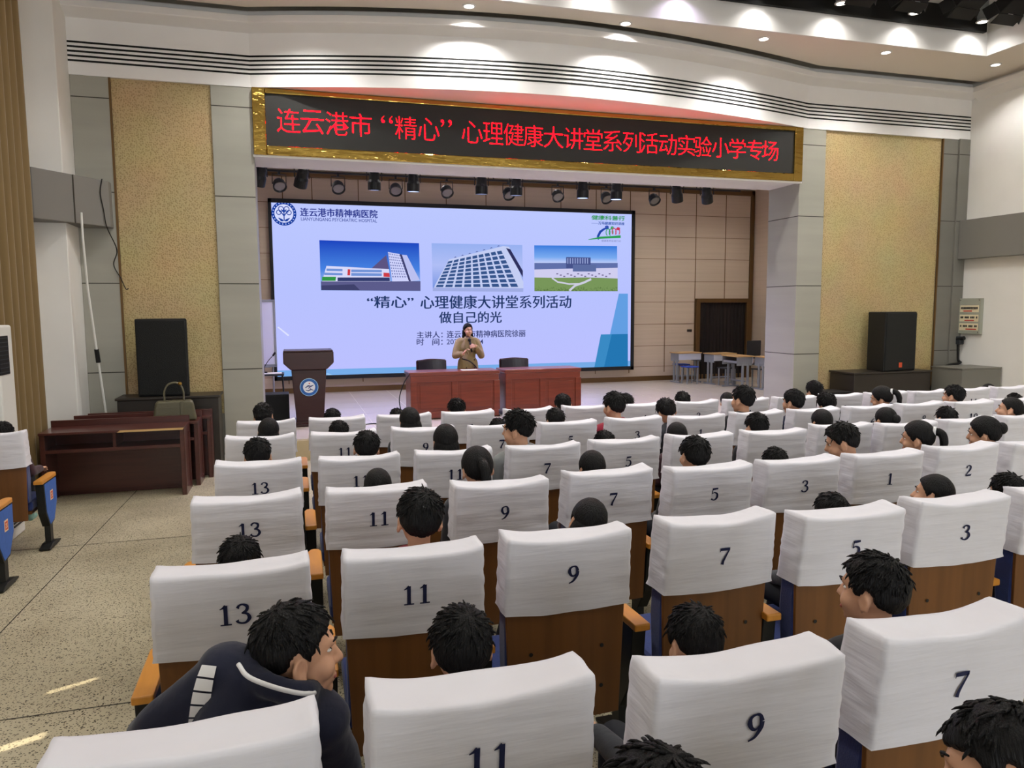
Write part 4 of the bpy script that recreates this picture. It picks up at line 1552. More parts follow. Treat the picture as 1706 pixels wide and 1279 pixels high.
def curtain(y0, y1, z0, z1, x, label, folds=9.0, seed=1):
    b = MB()
    n, mrow = int((y1 - y0) / .012), 14
    fr, bk = [], []
    for j in range(mrow + 1):
        v = j / mrow
        r1, r2 = [], []
        for i in range(n + 1):
            u = y0 + (y1 - y0) * i / n
            a = .055 * (1 - .3 * v) * math.sin(u * folds * 2 * PI / 1.25 + 1.2 * noise.noise((u * 1.3, v * .5, seed))) + .02 * noise.noise((u * 5, v * 1.1, seed + 3))
            r1.append(b.bm.verts.new((x + a, u, z0 + (z1 - z0) * v)))
            r2.append(b.bm.verts.new((x + a - .006, u, z0 + (z1 - z0) * v)))
        fr.append(r1)
        bk.append(r2)
    for G in (fr, bk):
        for j in range(mrow):
            for i in range(n):
                b.bm.faces.new((G[j][i], G[j][i + 1], G[j + 1][i + 1], G[j + 1][i]))
    for i in range(n):
        b.bm.faces.new((fr[0][i], bk[0][i], bk[0][i + 1], fr[0][i + 1]))
    o = b.build('curtain', M['curtain'], smooth=True)
    return tag(o, label, 'curtain')


curtain(7.75, 9.37, zf(8.4) + .015, 5.66, -2.61, 'tall ochre curtain in heavy folds hanging beside the white corner pier', folds=6)
b = MB()
b.tube([(-2.62, 7.7, 5.67), (-2.62, 9.42, 5.67)], .018, 8)
for y in (7.75, 9.38):
    b.tube([(-2.62, y, 5.67), (-2.81, y, 5.67)], .012, 6)
structure(b.build('curtain_rail', M['steel']))

# ------------------------------------------------------------------ auditorium seats
SX0, SY0, SZ0 = -0.45049, 1.38625, 1.24755
DX, DY, DZ = 0.588, 1.04661, -0.028915
CW, CH, CD = 0.4845, 0.275, 0.138      # cover: width, height of its back face, depth


def cover_mesh(seed):
    rnd = random.Random(seed)
    ph = [rnd.uniform(-50, 50) for _ in range(4)]
    ear = (rnd.uniform(.006, .02), rnd.uniform(.006, .024))
    sag = rnd.uniform(.004, .012)
    nx, ny, nz = 30, 8, 18
    b = MB()

    def grid(f, na, nb):
        G = [[b.bm.verts.new(f(i / na, j / nb)) for j in range(nb + 1)] for i in range(na + 1)]
        for i in range(na):
            for j in range(nb):
                b.bm.faces.new((G[i][j], G[i + 1][j], G[i + 1][j + 1], G[i][j + 1]))
    w = CW / 2
    grid(lambda u, v: (-w + CW * u, 0, 1 - CH + CH * v), nx, nz)
    grid(lambda u, v: (-w + CW * u, CD, 1 - CH + CH * v), nx, nz)
    grid(lambda u, v: (-w, CD * u, 1 - CH + CH * v), ny, nz)
    grid(lambda u, v: (w, CD * u, 1 - CH + CH * v), ny, nz)
    grid(lambda u, v: (-w + CW * u, CD * v, 1), nx, ny)
    bmesh.ops.remove_doubles(b.bm, verts=b.bm.verts[:], dist=1e-4)
    inner = [v for v in b.bm.verts if v.co.z > 1 - CH + .001]
    for _ in range(2):
        bmesh.ops.smooth_vert(b.bm, verts=inner, factor=0.4, use_axis_x=True, use_axis_y=True, use_axis_z=True)
    for v in b.bm.verts:
        x, y, z = v.co
        t = (1 - z) / CH                    # 0 at the ridge, 1 at the hem
        u = 2 * x / CW
        lean = .030 * t
        edge = .22 + .78 * min(1, abs(u)) ** 2
        wr = noise.noise((x * 2.6 + ph[0], y * 5, z * 42 + ph[1])) * .0058 * edge
        wr += noise.noise((x * 7 + ph[2], y * 9, z * 9 + ph[3])) * .0035
        if y < CD * .3:
            v.co.y = y + lean + wr + .004 * t * (1 - u * u)
        elif y > CD * .7:
            v.co.y = y + lean - wr
        else:
            v.co.y = y + lean
        if abs(u) > .9:
            v.co.x = x + (noise.noise((y * 16 + ph[1], z * 34 + ph[0], 3)) * .005 - .003 + .006 * t) * (1 if x > 0 else -1)
        if t < .25:
            k = 1 - t / .25
            e = ear[0] if x < 0 else ear[1]
            v.co.z = z + k * (e * abs(u) ** 3 - sag * (1 - u * u) + noise.noise((x * 6 + ph[3], y * 14, 1.3)) * .008)
        if t > .94 and y < CD * .3:
            v.co.y -= .0030
        if t > .75:
            k = (t - .75) / .25
            v.co.z = v.co.z - k * (.014 * (1 - u * u)) * (1 if y < CD * .5 else 0) + k * noise.noise((x * 9 + ph[2], y * 9, 0)) * .003
    return b.mesh('cover')


COVERS = [cover_mesh(11 + 7 * k) for k in range(8)]

DIG = {
    '1': [([(.50, .02), (.50, .5), (.50, .97)], [.17, .16, .17]), ([(.50, .97), (.38, .87), (.22, .80)], [.10, .08, .03]), ([(.22, .025), (.5, .025), (.78, .025)], .055)],
    '2': [([(.22, .72), (.25, .86), (.46, .95), (.70, .82), (.68, .60), (.42, .32), (.17, .08)], [.15, .10, .07, .15, .16, .10, .07]), ([(.17, .06), (.5, .06), (.84, .07)], [.12, .13, .12]), ([(.84, .04), (.87, .22)], [.05, .03])],
    '3': [([(.20, .78), (.28, .90), (.46, .95), (.68, .84), (.64, .64), (.40, .53)], [.14, .09, .07, .14, .13, .05]), ([(.40, .53), (.66, .48), (.78, .27), (.62, .07), (.40, .04), (.22, .10), (.16, .20)], [.05, .10, .17, .10, .07, .09, .15])],
    '4': [([(.62, .97), (.40, .66), (.10, .30)], [.08, .07, .07]), ([(.08, .27), (.5, .27), (.90, .27)], .10), ([(.64, .97), (.64, .5), (.64, .02)], [.15, .16, .16])],
    '5': [([(.28, .90), (.5, .91), (.80, .93)], [.12, .13, .10]), ([(.30, .93), (.27, .72), (.24, .55)], [.07, .06, .05]), ([(.24, .55), (.46, .62), (.72, .50), (.74, .25), (.56, .06), (.34, .04), (.18, .14)], [.05, .07, .13, .17, .10, .07, .14])],
    '6': [([(.80, .95), (.50, .82), (.28, .52), (.25, .30)], [.05, .10, .15, .17]), ([(.25, .30), (.34, .08), (.52, .03), (.72, .12), (.76, .32), (.64, .52), (.48, .56), (.30, .44)], [.17, .10, .06, .11, .17, .11, .06, .08])],
    '7': [([(.18, .90), (.5, .90), (.85, .90)], [.13, .14, .13]), ([(.17, .96), (.15, .76)], [.05, .03]), ([(.82, .88), (.58, .50), (.42, .22), (.36, .0)], [.07, .11, .14, .17])],
    '8': [([(.48, .95), (.70, .86), (.68, .66), (.48, .54), (.28, .64), (.28, .84), (.48, .95)], [.06, .12, .12, .08, .13, .12, .06]), ([(.48, .54), (.76, .38), (.74, .12), (.48, .03), (.22, .12), (.22, .38), (.48, .54)], [.07, .13, .15, .06, .13, .13, .07])],
    '9': [([(.22, .05), (.50, .18), (.72, .48), (.75, .70)], [.05, .10, .15, .17]), ([(.75, .70), (.66, .92), (.48, .97), (.28, .88), (.24, .68), (.36, .48), (.52, .44), (.70, .56)], [.17, .10, .06, .11, .17, .11, .06, .08])],
    '0': [([(.5, .97), (.75, .78), (.77, .5), (.75, .22), (.5, .03), (.25, .22), (.23, .5), (.25, .78), (.5, .97)], [.06, .13, .17, .13, .06, .13, .17, .13, .06])],
}


def number_mesh(s):
    """serif numerals lying on the back of a cover, a hand's breadth under the ridge"""
    b = MB()
    H = .070
    adv = .054 if len(s) == 2 else .060
    x00 = -adv * len(s) / 2 + (.012 if len(s) == 1 else 0)
    for i, ch in enumerate(s):
        for pts, w in DIG[ch]:
            P = [Vector((p[0], p[1], 0)) for p in pts]
            ws = list(w) if isinstance(w, list) else [w] * len(P)
            if len(P) > 2:
                n = 6
                C_ = catmull(P, n)
                W_ = []
                for k in range(len(P) - 1):
                    for q in range(n):
                        W_.append(ws[k] + (ws[k + 1] - ws[k]) * q / n)
                W_.append(ws[-1])
            else:
                C_, W_ = P, ws
            L, R = [], []
            for k, p in enumerate(C_):
                d = (C_[min(k + 1, len(C_) - 1)] - C_[max(k - 1, 0)]).normalized()
                nrm = Vector((-d.y, d.x, 0)) * W_[k] * .62
                for lst, q in ((L, p + nrm), (R, p - nrm)):
                    x = x00 + i * adv + q.x * .061
                    z = .824 + q.y * H
                    t = (1 - z) / CH
                    lst.append(b.bm.verts.new((x, .030 * t - .0022, z)))
            for k in range(len(C_) - 1):
                b.bm.faces.new((L[k], R[k], R[k + 1], L[k + 1]))
    me = b.mesh('seat_number', fix=False)
    me.materials.append(M['navy'])
    return me


NUMS = {}


def back_shell_mesh():
    b = MB()
    n = 10
    zs = [.28, .40, .55, .70, .80]
    A, B = [], []
    for j, z in enumerate(zs):
        wv = .218 + .018 * (z - .28) / .52
        yy = .064 - .012 * (z - .28) / .52
        A.append([b.bm.verts.new((wv * (2 * i / n - 1), yy - .008 * (1 - (2 * i / n - 1) ** 2), z)) for i in range(n + 1)])
        B.append([b.bm.verts.new((wv * (2 * i / n - 1), yy + .016 - .008 * (1 - (2 * i / n - 1) ** 2), z)) for i in range(n + 1)])
    m = len(zs) - 1
    for j in range(m):
        for i in range(n):
            b.bm.faces.new((A[j][i], A[j][i + 1], A[j + 1][i + 1], A[j + 1][i]))
            b.bm.faces.new((B[j][i], B[j + 1][i], B[j + 1][i + 1], B[j][i + 1]))
        b.bm.faces.new((A[j][0], A[j + 1][0], B[j + 1][0], B[j][0]))
        b.bm.faces.new((A[j][n], B[j][n], B[j + 1][n], A[j + 1][n]))
    for i in range(n):
        b.bm.faces.new((A[0][i], B[0][i], B[0][i + 1], A[0][i + 1]))
        b.bm.faces.new((A[m][i], A[m][i + 1], B[m][i + 1], B[m][i]))
    return b.mesh('back_shell')


SM = {}
SM['shell'] = back_shell_mesh()
SM['screw'] = MB().disc((0, 0, 0), .008, 1, 10).mesh('screw', False)
SM['pad'] = MB().prism([(.072, .42), (.150, .42), (.165, .60), (.150, .80), (.140, .93), (.03, .93), (.045, .80), (.068, .66)], 0, -.232, .232).mesh('back_pad')
SM['cushion'] = MB().prism([(.13, .34), (.56, .34), (.60, .375), (.58, .412), (.40, .422), (.14, .414)], 0, -.235, .235).mesh('seat_cushion')
SM['pan'] = MB().box(-.225, .225, .14, .55, .315, .34).mesh('seat_pan')
SM['arm'] = MB().prism([(.10, -.034), (.46, -.034), (.495, -.022), (.505, 0), (.495, .022), (.46, .034), (.10, .034)], 2, .558, .588).mesh('armrest')
# prism above gives (y, x) order swapped: remap to x across, y forward
for v in SM['arm'].vertices:
    v.co = (v.co.y, v.co.x, v.co.z)
SM['arm'].flip_normals()
SM['armpanel'] = MB().prism([(.13, .558), (.47, .558), (.46, .35), (.36, .20), (.24, .18), (.155, .31)], 0, -.030, .030).mesh('arm_panel')
SM['inlay'] = MB().prism([(.150, .548), (.455, .548), (.445, .355), (.352, .218), (.245, .198), (.172, .315)], 0, -.0335, .0335).mesh('panel_inlay')
SM['ped'] = MB().box(-.022, .022, .265, .33, .02, .22).mesh('pedestal')
SM['foot'] = MB().prism([(.16, 0), (.46, 0), (.47, .012), (.36, .04), (.24, .04), (.15, .012)], 0, -.04, .04).mesh('foot')


def make_arm(root, x, badge=0):
    a = put('armrest', SM['arm'], M['armwood'], root, .006)
    a.location.x = x
    p = put('arm_panel', SM['armpanel'], M['steel_black'], root, .004)
    p.location.x = x
    if badge:
        put('panel_inlay', SM['inlay'], M['bluepanel'], p)
        if 'badge' not in SM:
            SM['badge'] = MB().box(.0335, .0355, .275, .345, .39, .47).mesh('badge')
            c = MB()
            c.box(.0355, .0362, .284, .336, .401, .459)
            SM['badge_field'] = c.mesh('badge_field')
        bd = put('badge', SM['badge'], M['badgeline'], p, .003)
        put('badge_field', SM['badge_field'], M['badge'], p)
        me, w, h = text_mesh('ZK', 1.0, .03)
        tx = put('badge_letters', me, M['badgeline'], p)
        tx.scale = (.042 / w, 1, .034 / h)
        tx.rotation_euler = (0, 0, PI / 2)
        tx.location = (.0368, .289, .413)
    g = put('pedestal', SM['ped'], M['steel_black'], root)
    g.location.x = x
    f = put('foot', SM['foot'], M['steel_black'], root, .004)
    f.location.x = x


PROTO = {}


def seat(x, y, z, rz, number, label, cover, right_arm=False, badge=0, group='white-covered auditorium seats', screws=False):
    t = thing('auditorium_seat', label, 'seat', (x, y, z), rz, group)
    put('back_shell', SM['shell'], M['wood'], t, .003)
    if screws:
        for sx, sy, sz in ((-.14, .0485, .56), (.14, .0485, .56), (-.14, .0530, .40), (.14, .0530, .40)):
            put('screw', SM['screw'], M['steel_black'], t).location = (sx, sy, sz)
    put('back_pad', SM['pad'], M['blue'], t, .012)
    put('seat_cushion', SM['cushion'], M['blue'], t, .02)
    put('seat_pan', SM['pan'], M['wood'], t)
    c = put('cover', COVERS[cover % 8], M['cover'], t, smooth=True)
    if number:
        if number not in NUMS:
            NUMS[number] = number_mesh(number)
        put('seat_number', NUMS[number], None, c)
    make_arm(t, -DX / 2)
    if right_arm:
        make_arm(t, DX / 2, badge)
    return t


TL = {(1, 0): (245, 968), (1, 1): (570, 937), (1, 2): (845, 907), (1, 3): (1113, 874), (1, 4): (1342, 867), (1, 5): (1537, 842), (0, 2): (1093, 1145), (0, 3): (1473, 1075), (0, 1): (615, 1195),
      (2, 0): (315, 840), (2, 1): (542, 822), (2, 2): (757, 815), (2, 3): (946, 792), (2, 4): (1122.5, 786), (2, 5): (1279.5, 774), (2, 6): (1427, 763), (2, 7): (1563.6, 750),
      (3, 0): (352, 785), (3, 1): (530, 768), (3, 2): (695, 759.6), (3, 3): (856, 752.5), (3, 4): (990, 738), (3, 5): (1121, 729), (3, 6): (1255, 726), (3, 7): (1371, 712.6), (3, 8): (1476.6, 710),
      (4, 0): (374, 730), (4, 1): (516.6, 723), (4, 2): (653, 717), (4, 3): (784, 712.7), (4, 4): (901.5, 707), (4, 5): (1013.4, 698), (4, 6): (1126, 698), (4, 7): (1227, 690), (4, 9): (1418, 679.5), (4, 10): (1506, 675), (4, 11): (1591, 672)}
NUMBERS = ['13', '11', '9', '7', '5', '3', '1', '2', '4', '6', '8', '10', '12', '14', '16']
COUNT = {-1: (1, 3), 0: (0, 4), 1: (0, 7), 2: (0, 9), 3: (0, 11), 4: (0, 13), 5: (0, 15)}
ROWN = {5: 'first', 4: 'second', 3: 'third', 2: 'fourth', 1: 'fifth', 0: 'sixth', -1: 'seventh'}
rnd = random.Random(5)
SEAT = {}
for r, (ca, cb) in COUNT.items():
    for c in range(ca, cb):
        X, Y, Zr = SX0 + c * DX, SY0 + r * DY, SZ0 + r * DZ
        if (r, c) in TL:
            q = atz(*TL[(r, c)], Zr)
            X += max(-.035, min(.035, q.x - X))
            Y += max(-.05, min(.05, q.y - Y))
        X += CW / 2
        num = NUMBERS[c]
        if (r, c) == (3, 2):
            num = '11'
        lab = 'white-covered seat numbered %s, %s row from the stage, %s' % (num, ROWN[r], 'beside the aisle' if c == 0 else ORD[c] + ' in from the aisle')
        SEAT[(r, c)] = (X, Y, Zr - 1.0)
        seat(X, Y, zf(Y), rnd.uniform(-.02, .02), num, lab, rnd.randrange(8), right_arm=(c == cb - 1), screws=(r in (0, 1)))
# the column of seats across the aisle
for r, word in ((5, 'with a child\'s sleeve over its armrest'), (4, 'nearer the camera, only its armrest showing')):
    X, Y = -2.262, SY0 + r * DY + .02
    SEAT[(r, -9)] = (X, Y, zf(Y))
    seat(X, Y, zf(Y), 0, '', 'white-covered seat across the aisle by the curtain side, ' + word, r, True, 1, 'seats across the aisle')

# ------------------------------------------------------------------ people
def head_prims(b, m):
    P = lambda x, y, z: m @ Vector((x, y, z))
    R3 = m.to_3x3()
    b.ball(P(0, -.008, .02), (.075, .092, .088), mx=R3)
    b.ball(P(0, .028, -.03), (.060, .060, .080), mx=R3)
    b.ball(P(0, .042, -.078), (.042, .040, .034), mx=R3)
    b.ball(P(0, .068, -.098), .020)
    for s in (-1, 1):
        b.ball(P(s * .034, .058, -.038), (.030, .028, .030), mx=R3)
        b.ball(P(s * .081, -.008, -.018), (.010, .022, .032), mx=R3 @ Matrix.Rotation(s * .42, 3, 'Z') @ Matrix.Rotation(-.2, 3, 'X'))
        b.ball(P(s * .080, .0, -.045), (.008, .010, .012), mx=R3)
    b.cap(P(-.03, .078, .022), P(.03, .078, .022), .012)
    b.cap(P(0, .085, .006), P(0, .104, -.030), .008, .0125)
    b.cap(P(-.011, .092, -.034), P(.011, .092, -.034), .009)
    b.cap(P(-.018, .083, -.064), P(.018, .083, -.064), .010)
    b.cap(P(-.015, .081, -.074), P(.015, .081, -.074), .010)


def hair_mesh(kind, m, seed=0):
    rnd_ = random.Random(seed)
    b = MB()
    key = [(0, .40), (.5, .36), (.85, .22), (1.10, -.02), (1.25, -.30), (1.45, -.28), (1.52, .0), (1.72, -.08), (1.9, -.50), (2.5, -.74), (PI, -.80)]
    if kind in ('bob', 'long', 'pony', 'bun'):
        key = [(0, .44), (.5, .38), (.85, .18), (1.1, -.05), (1.25, -.35), (1.45, -.30), (1.55, -.05), (1.75, -.15), (1.95, -.55), (2.6, -.76), (PI, -.82)]
    if kind == 'fringe':
        key = [(0, .16), (.5, .14), (.8, .10), (1.08, -.05), (1.2, -.35), (1.45, -.30), (1.52, .0), (1.72, -.08), (1.9, -.50), (2.5, -.74), (PI, -.80)]
    base = [len(b.bm.verts)]
    bmesh.ops.create_uvsphere(b.bm, u_segments=64, v_segments=44, radius=1.0)
    amp = {'spiky': .011, 'curly': .016, 'short': .006, 'fringe': .008}.get(kind, .003)
    for v in b.bm.verts:
        d = v.co.normalized()
        az = math.atan2(abs(d.x), d.y)
        eb = key[-1][1]
        for (a0, e0), (a1, e1) in zip(key, key[1:]):
            if a0 <= az <= a1:
                eb = e0 + (e1 - e0) * (az - a0) / (a1 - a0)
                break
        eb += noise.noise((d.x * 9 + seed, d.y * 9, 2.2)) * .07
        p = smoothstep(eb - .07, eb + .09, d.z)
        n1 = noise.noise((d.x * 3.2 + seed * 3.1, d.y * 3.2, d.z * 3.2))
        n2 = noise.noise((d.x * 16 + seed, d.y * 16, d.z * 6))
        k = 1.0 + (amp * 6 * n1 + amp * 3.2 * n2)
        if kind == 'spiky':
            k += max(0, d.z) * .05 * abs(noise.noise((d.x * 11 + seed, d.y * 11, 4)))
        rr = Vector((.0875, .1030, .1030))
        k = .80 + (k - .80) * p
        v.co = Vector((d.x * rr.x * k, d.y * rr.y * k - .010, d.z * rr.z * k + .024))
    # locks lying along the head, their tips slightly lifted
    nt_ = {'spiky': 420, 'curly': 260, 'short': 260, 'fringe': 200}.get(kind, 0)
    crown = Vector((.15, -.45, .88)).normalized()
    for _ in range(nt_):
        a, e = rnd_.uniform(0, 2 * PI), rnd_.uniform(.0 if kind == 'spiky' else .12, 1.0)
        d = Vector((math.cos(a) * math.sqrt(1 - e * e), math.sin(a) * math.sqrt(1 - e * e), e))
        if d.y > .55 and d.z < .5:
            continue
        p0 = Vector((d.x * .0855, d.y * .1005 - .010, d.z * .1005 + .024))
        fl_ = crown - d * crown.dot(d)
        fl_ = (-fl_).normalized() if fl_.length > .05 else Vector((1, 0, 0))
        lift = {'spiky': .42, 'curly': .5}.get(kind, .07)
        if kind == 'spiky' and d.y > .2:
            lift = .75
        t = (fl_ + d * lift + Vector((rnd_.uniform(-.4, .4), rnd_.uniform(-.4, .4), rnd_.uniform(-.25, .25))) * (1.6 if kind == 'curly' else 1)).normalized()
        ln = rnd_.uniform(.020, .036) * (.6 if kind == 'curly' else 1)
        b.tube([p0 - t * .004, p0 + t * ln * .35 + d * .002, p0 + t * ln * .75 + d * .002, p0 + t * ln], [.0030, .0036, .0024, .0005], 5)
    if kind == 'pony':
        b.ball((0, -.108, .055), (.026, .022, .026))
        b.tube(catmull([(0, -.112, .055), (0, -.150, .030), (.004, -.158, -.03), (.006, -.140, -.10), (.006, -.125, -.15)], 5), [.020] + [.027] * 10 + [.024] * 6 + [.016] * 3 + [.004], 10)
    if kind == 'bun':
        b.ball((.02, -.105, .03), (.044, .036, .042))
    if kind == 'bob':
        b.ball((0, -.040, -.045), (.092, .075, .105), 28, 20)
    if kind == 'long':
        b.ball((0, -.045, -.05), (.090, .066, .11), 28, 20)
        b.tube(catmull([(0, -.06, -.05), (0, -.085, -.15), (0, -.09, -.26), (0, -.075, -.34)], 5), [.075] * 6 + [.062] * 6 + [.045] * 3 + [.02], 14)
        for s in (-1, 1):
            b.tube(catmull([(s * .075, -.01, .0), (s * .088, -.01, -.09), (s * .085, .0, -.19), (s * .07, .02, -.26)], 5), [.02] * 6 + [.024] * 6 + [.016] * 3 + [.005], 8)
    # eyebrows
    for s in (-1, 1):
        b.tube([(s * .014, .0915, .025), (s * .030, .091, .031), (s * .046, .080, .026)], [.003, .0035, .002], 6)
    for v in b.bm.verts:
        v.co = m @ v.co
    me = b.mesh('hair')
    for p in me.polygons:
        p.use_smooth = True
    return me


def eye_mesh(m, s):
    b = MB()
    b.ball(m @ Vector((s * .031, .0690, .003)), (.0125, .0088, .0050), mx=m.to_3x3())
    n0 = len(b.bm.faces)
    b.ball(m @ Vector((s * .0305, .0742, .003)), (.0058, .0052, .0056), mx=m.to_3x3())
    me = b.mesh('eye')
    me.materials.append(M['eyewhite'])
    me.materials.append(M['black'])
    for i, p in enumerate(me.polygons):
        p.use_smooth = True
        p.material_index = 0 if i < n0 else 1
    return me


def mouth_mesh(m):
    b = MB()
    b.cap(m @ Vector((-.019, .0865, -.068)), m @ Vector((.019, .0865, -.068)), .0065)
    b.cap(m @ Vector((-.008, .0895, -.067)), m @ Vector((.008, .0895, -.067)), .0062)
    me = b.mesh('mouth')
    for p in me.polygons:
        p.use_smooth = True
    return me


def hand_prims(b, m, side, curl=.5, s=1.0):
    """m: wrist frame, fingers along +y, palm facing -z; side +1 puts the thumb at +x"""
    def P(x, y, z):
        return m @ Vector((x * s, y * s, z * s))
    for x in (-.028, -.0095, .0095, .028):
        b.cap(P(x * .6, .004, 0), P(x, .080, 0), .0145 * s, .0115 * s)
    for x, L in ((-.029, 1.0), (-.0097, 1.12), (.0097, 1.05), (.029, .82)):
        xx = -x * side
        y, z, a = .082, 0.0, 0.0
        rad = .0098
        for ln, c in ((.036, .55), (.026, .75), (.020, .55)):
            a += c * curl * 1.6
            y2, z2 = y + math.cos(a) * ln * L, z - math.sin(a) * ln * L
            b.cap(P(xx, y, z), P(xx, y2, z2), rad * s, (rad - .0008) * s)
            y, z = y2, z2
            rad -= .0008
    b.cap(P(side * .022, .018, -.006), P(side * .050, .046, -.016), .014 * s, .0115 * s)
    b.cap(P(side * .050, .046, -.016), P(side * .052 - side * .012 * curl, .080, -.026), .0112 * s, .0095 * s)


def head_matrix(base, yaw=0., pitch=0., roll=0., s=1.0):
    """head centre frame from the top of the neck"""
    return Matrix.Translation(base) @ Matrix.Rotation(yaw, 4, 'Z') @ Matrix.Rotation(pitch, 4, 'X') @ Matrix.Rotation(roll, 4, 'Y') @ Matrix.Translation((0, .012, .10)) @ Matrix.Scale(s, 4)


def seated(yaw, pitch, arms):
    """one continuous seated body, hips at the origin on the seat, facing +y; and its clothes"""
    hm = head_matrix(Vector((0, .005, .492)), yaw, pitch)
    L = {
        'rest': [((-.150, 0, .40), (-.178, .03, .215), (-.11, .23, .155)), ((.150, 0, .40), (.178, .03, .215), (.11, .23, .155))],
        'out': [((-.155, 0, .40), (-.215, .02, .20), (-.240, .23, .195)), ((.155, 0, .40), (.215, .02, .20), (.240, .23, .195))],
    }[arms]

    def torso(b, g):
        b.ball((0, .0, .098), (.135 + g, .100 + g, .095 + g))
        b.ball((0, -.005, .23), (.125 + g, .09 + g, .17 + g))
        b.ball((0, -.005, .33), (.142 + g, .092 + g, .11 + g))
        b.cap((-.125, -.005, .405), (.125, -.005, .405), .050 + g)
        b.cap((-.05, -.005, .44), (.05, -.005, .44), .045 + g)

    def arm(b, g, a):
        b.cap(a[0], a[1], .046 + g, .038 + g)
        b.cap(a[1], a[2], .038 + g, .028 + g)

    def legs(b, g):
        for s in (-1, 1):
            b.cap((s * .075, .02, .085), (s * .095, .38, .08), .070 + g, .055 + g)
            b.cap((s * .095, .385, .07), (s * .095, .40, -.28), .052 + g, .034 + g)
    b = MB()
    torso(b, 0)
    legs(b, 0)
    for a in L:
        arm(b, 0, a)
    for s, a in zip((-1, 1), L):
        d = (Vector(a[2]) - Vector(a[1])).normalized()
        x = d.cross(Vector((0, 0, 1))).normalized()
        zz = x.cross(d).normalized()
        m = Matrix((x, d, zz)).transposed().to_4x4()
        m.translation = Vector(a[2]) + d * .02
        hand_prims(b, m, -s, .5, .88)
        b.cap((s * .095, .40, -.28), (s * .095, .48, -.335), .032, .026)
    b.cap((0, -.008, .42), (0, .0, .53), .046, .044)
    head_prims(b, hm)
    body = remesh(b, .0095, 3, 'person')
    ear_dent(body, hm)
    b = MB()
    torso(b, .014)
    for a in L:
        arm(b, .013, a)
    for k in range(14):
        a0, a1 = 2 * PI * k / 14, 2 * PI * (k + 1) / 14
        b.cap((.058 * math.cos(a0), .056 * math.sin(a0) - .006, .470 - .010 * math.sin(a0)), (.058 * math.cos(a1), .056 * math.sin(a1) - .006, .470 - .010 * math.sin(a1)), .019)
    jacket = remesh(b, .013, 4, 'jacket')
    b = MB()
    b.ball((0, .0, .098), (.142, .108, .098))
    legs(b, .012)
    trousers = remesh(b, .014, 4, 'trousers')
    shoes = []
    for s in (-1, 1):
        b = MB()
        b.cap((s * .095, .385, -.345), (s * .10, .515, -.352), .038, .034)
        b.cap((s * .095, .395, -.29), (s * .095, .40, -.335), .040, .038)
        sh = remesh(b, .011, 3, 'shoe')
        shoes.append(sh)
    return dict(body=body, jacket=jacket, trousers=trousers, shoes=shoes, hm=hm, eyes=[eye_mesh(hm, s) for s in (-1, 1)], mouth=mouth_mesh(hm))


def ear_dent(me, hm, depth=.0065):
    inv = hm.inverted()
    for v in me.vertices:
        p = inv @ v.co
        if abs(p.x) > .074:
            q = ((p.y + .006) / .013) ** 2 + ((p.z + .016) / .020) ** 2
            if q < 1:
                p.x -= (1 - q) ** .6 * depth * (1 if p.x > 0 else -1)
                v.co = hm @ p


BODIES, HAIRS = {}, {}


def person_at(x, y, z, s, rot, pose, hair, jacket, label, group='seated audience children', shoe='shoe'):
    if pose not in BODIES:
        BODIES[pose] = seated(*pose)
    k = (pose, hair)
    if k not in HAIRS:
        HAIRS[k] = hair_mesh(hair[0], BODIES[pose]['hm'], hair[1])
    B = BODIES[pose]
    o = put('person', B['body'], M['skin'])
    o.location = (x, y, z)
    o.rotation_euler = rot
    o.scale = (s, s, s)
    tag(o, label, 'person', group)
    put('hair', HAIRS[k], M['hair'], o)
    ja = put('jacket', B['jacket'], None, o)
    if not B['jacket'].materials:
        B['jacket'].materials.append(M['trouser'])
    ja.material_slots[0].link = 'OBJECT'
    ja.material_slots[0].material = jacket
    put('trousers', B['trousers'], M['trouser'], o)
    for sh in B['shoes']:
        so = put('shoe', sh, None, o)
        if not sh.materials:
            sh.materials.append(M['shoe'])
        so.material_slots[0].link = 'OBJECT'
        so.material_slots[0].material = M[shoe]
    for e in B['eyes']:
        put('eye', e, None, o)
    put('mouth', B['mouth'], M['lip'], o)
    return o


def head_top(pose):
    hm = BODIES[pose]['hm'] if pose in BODIES else head_matrix(Vector((0, .005, .492)), pose[0], pose[1])
    p = hm @ Vector((0, -.01, .125))
    return p


D2R = math.radians
blk, nvy, cha, mar, gry, red, grn = cloth(24, 25, 30), cloth(26, 32, 58), cloth(58, 60, 66), cloth(62, 36, 44), cloth(132, 136, 136), cloth(150, 34, 58), cloth(60, 84, 66)
HL = {'short': 'short black hair', 'spiky': 'ruffled short black hair', 'curly': 'curly black hair', 'pony': 'a black ponytail', 'bun': 'a black hair bun', 'bob': 'bobbed black hair', 'fringe': 'smooth short black hair', 'long': 'long black hair'}
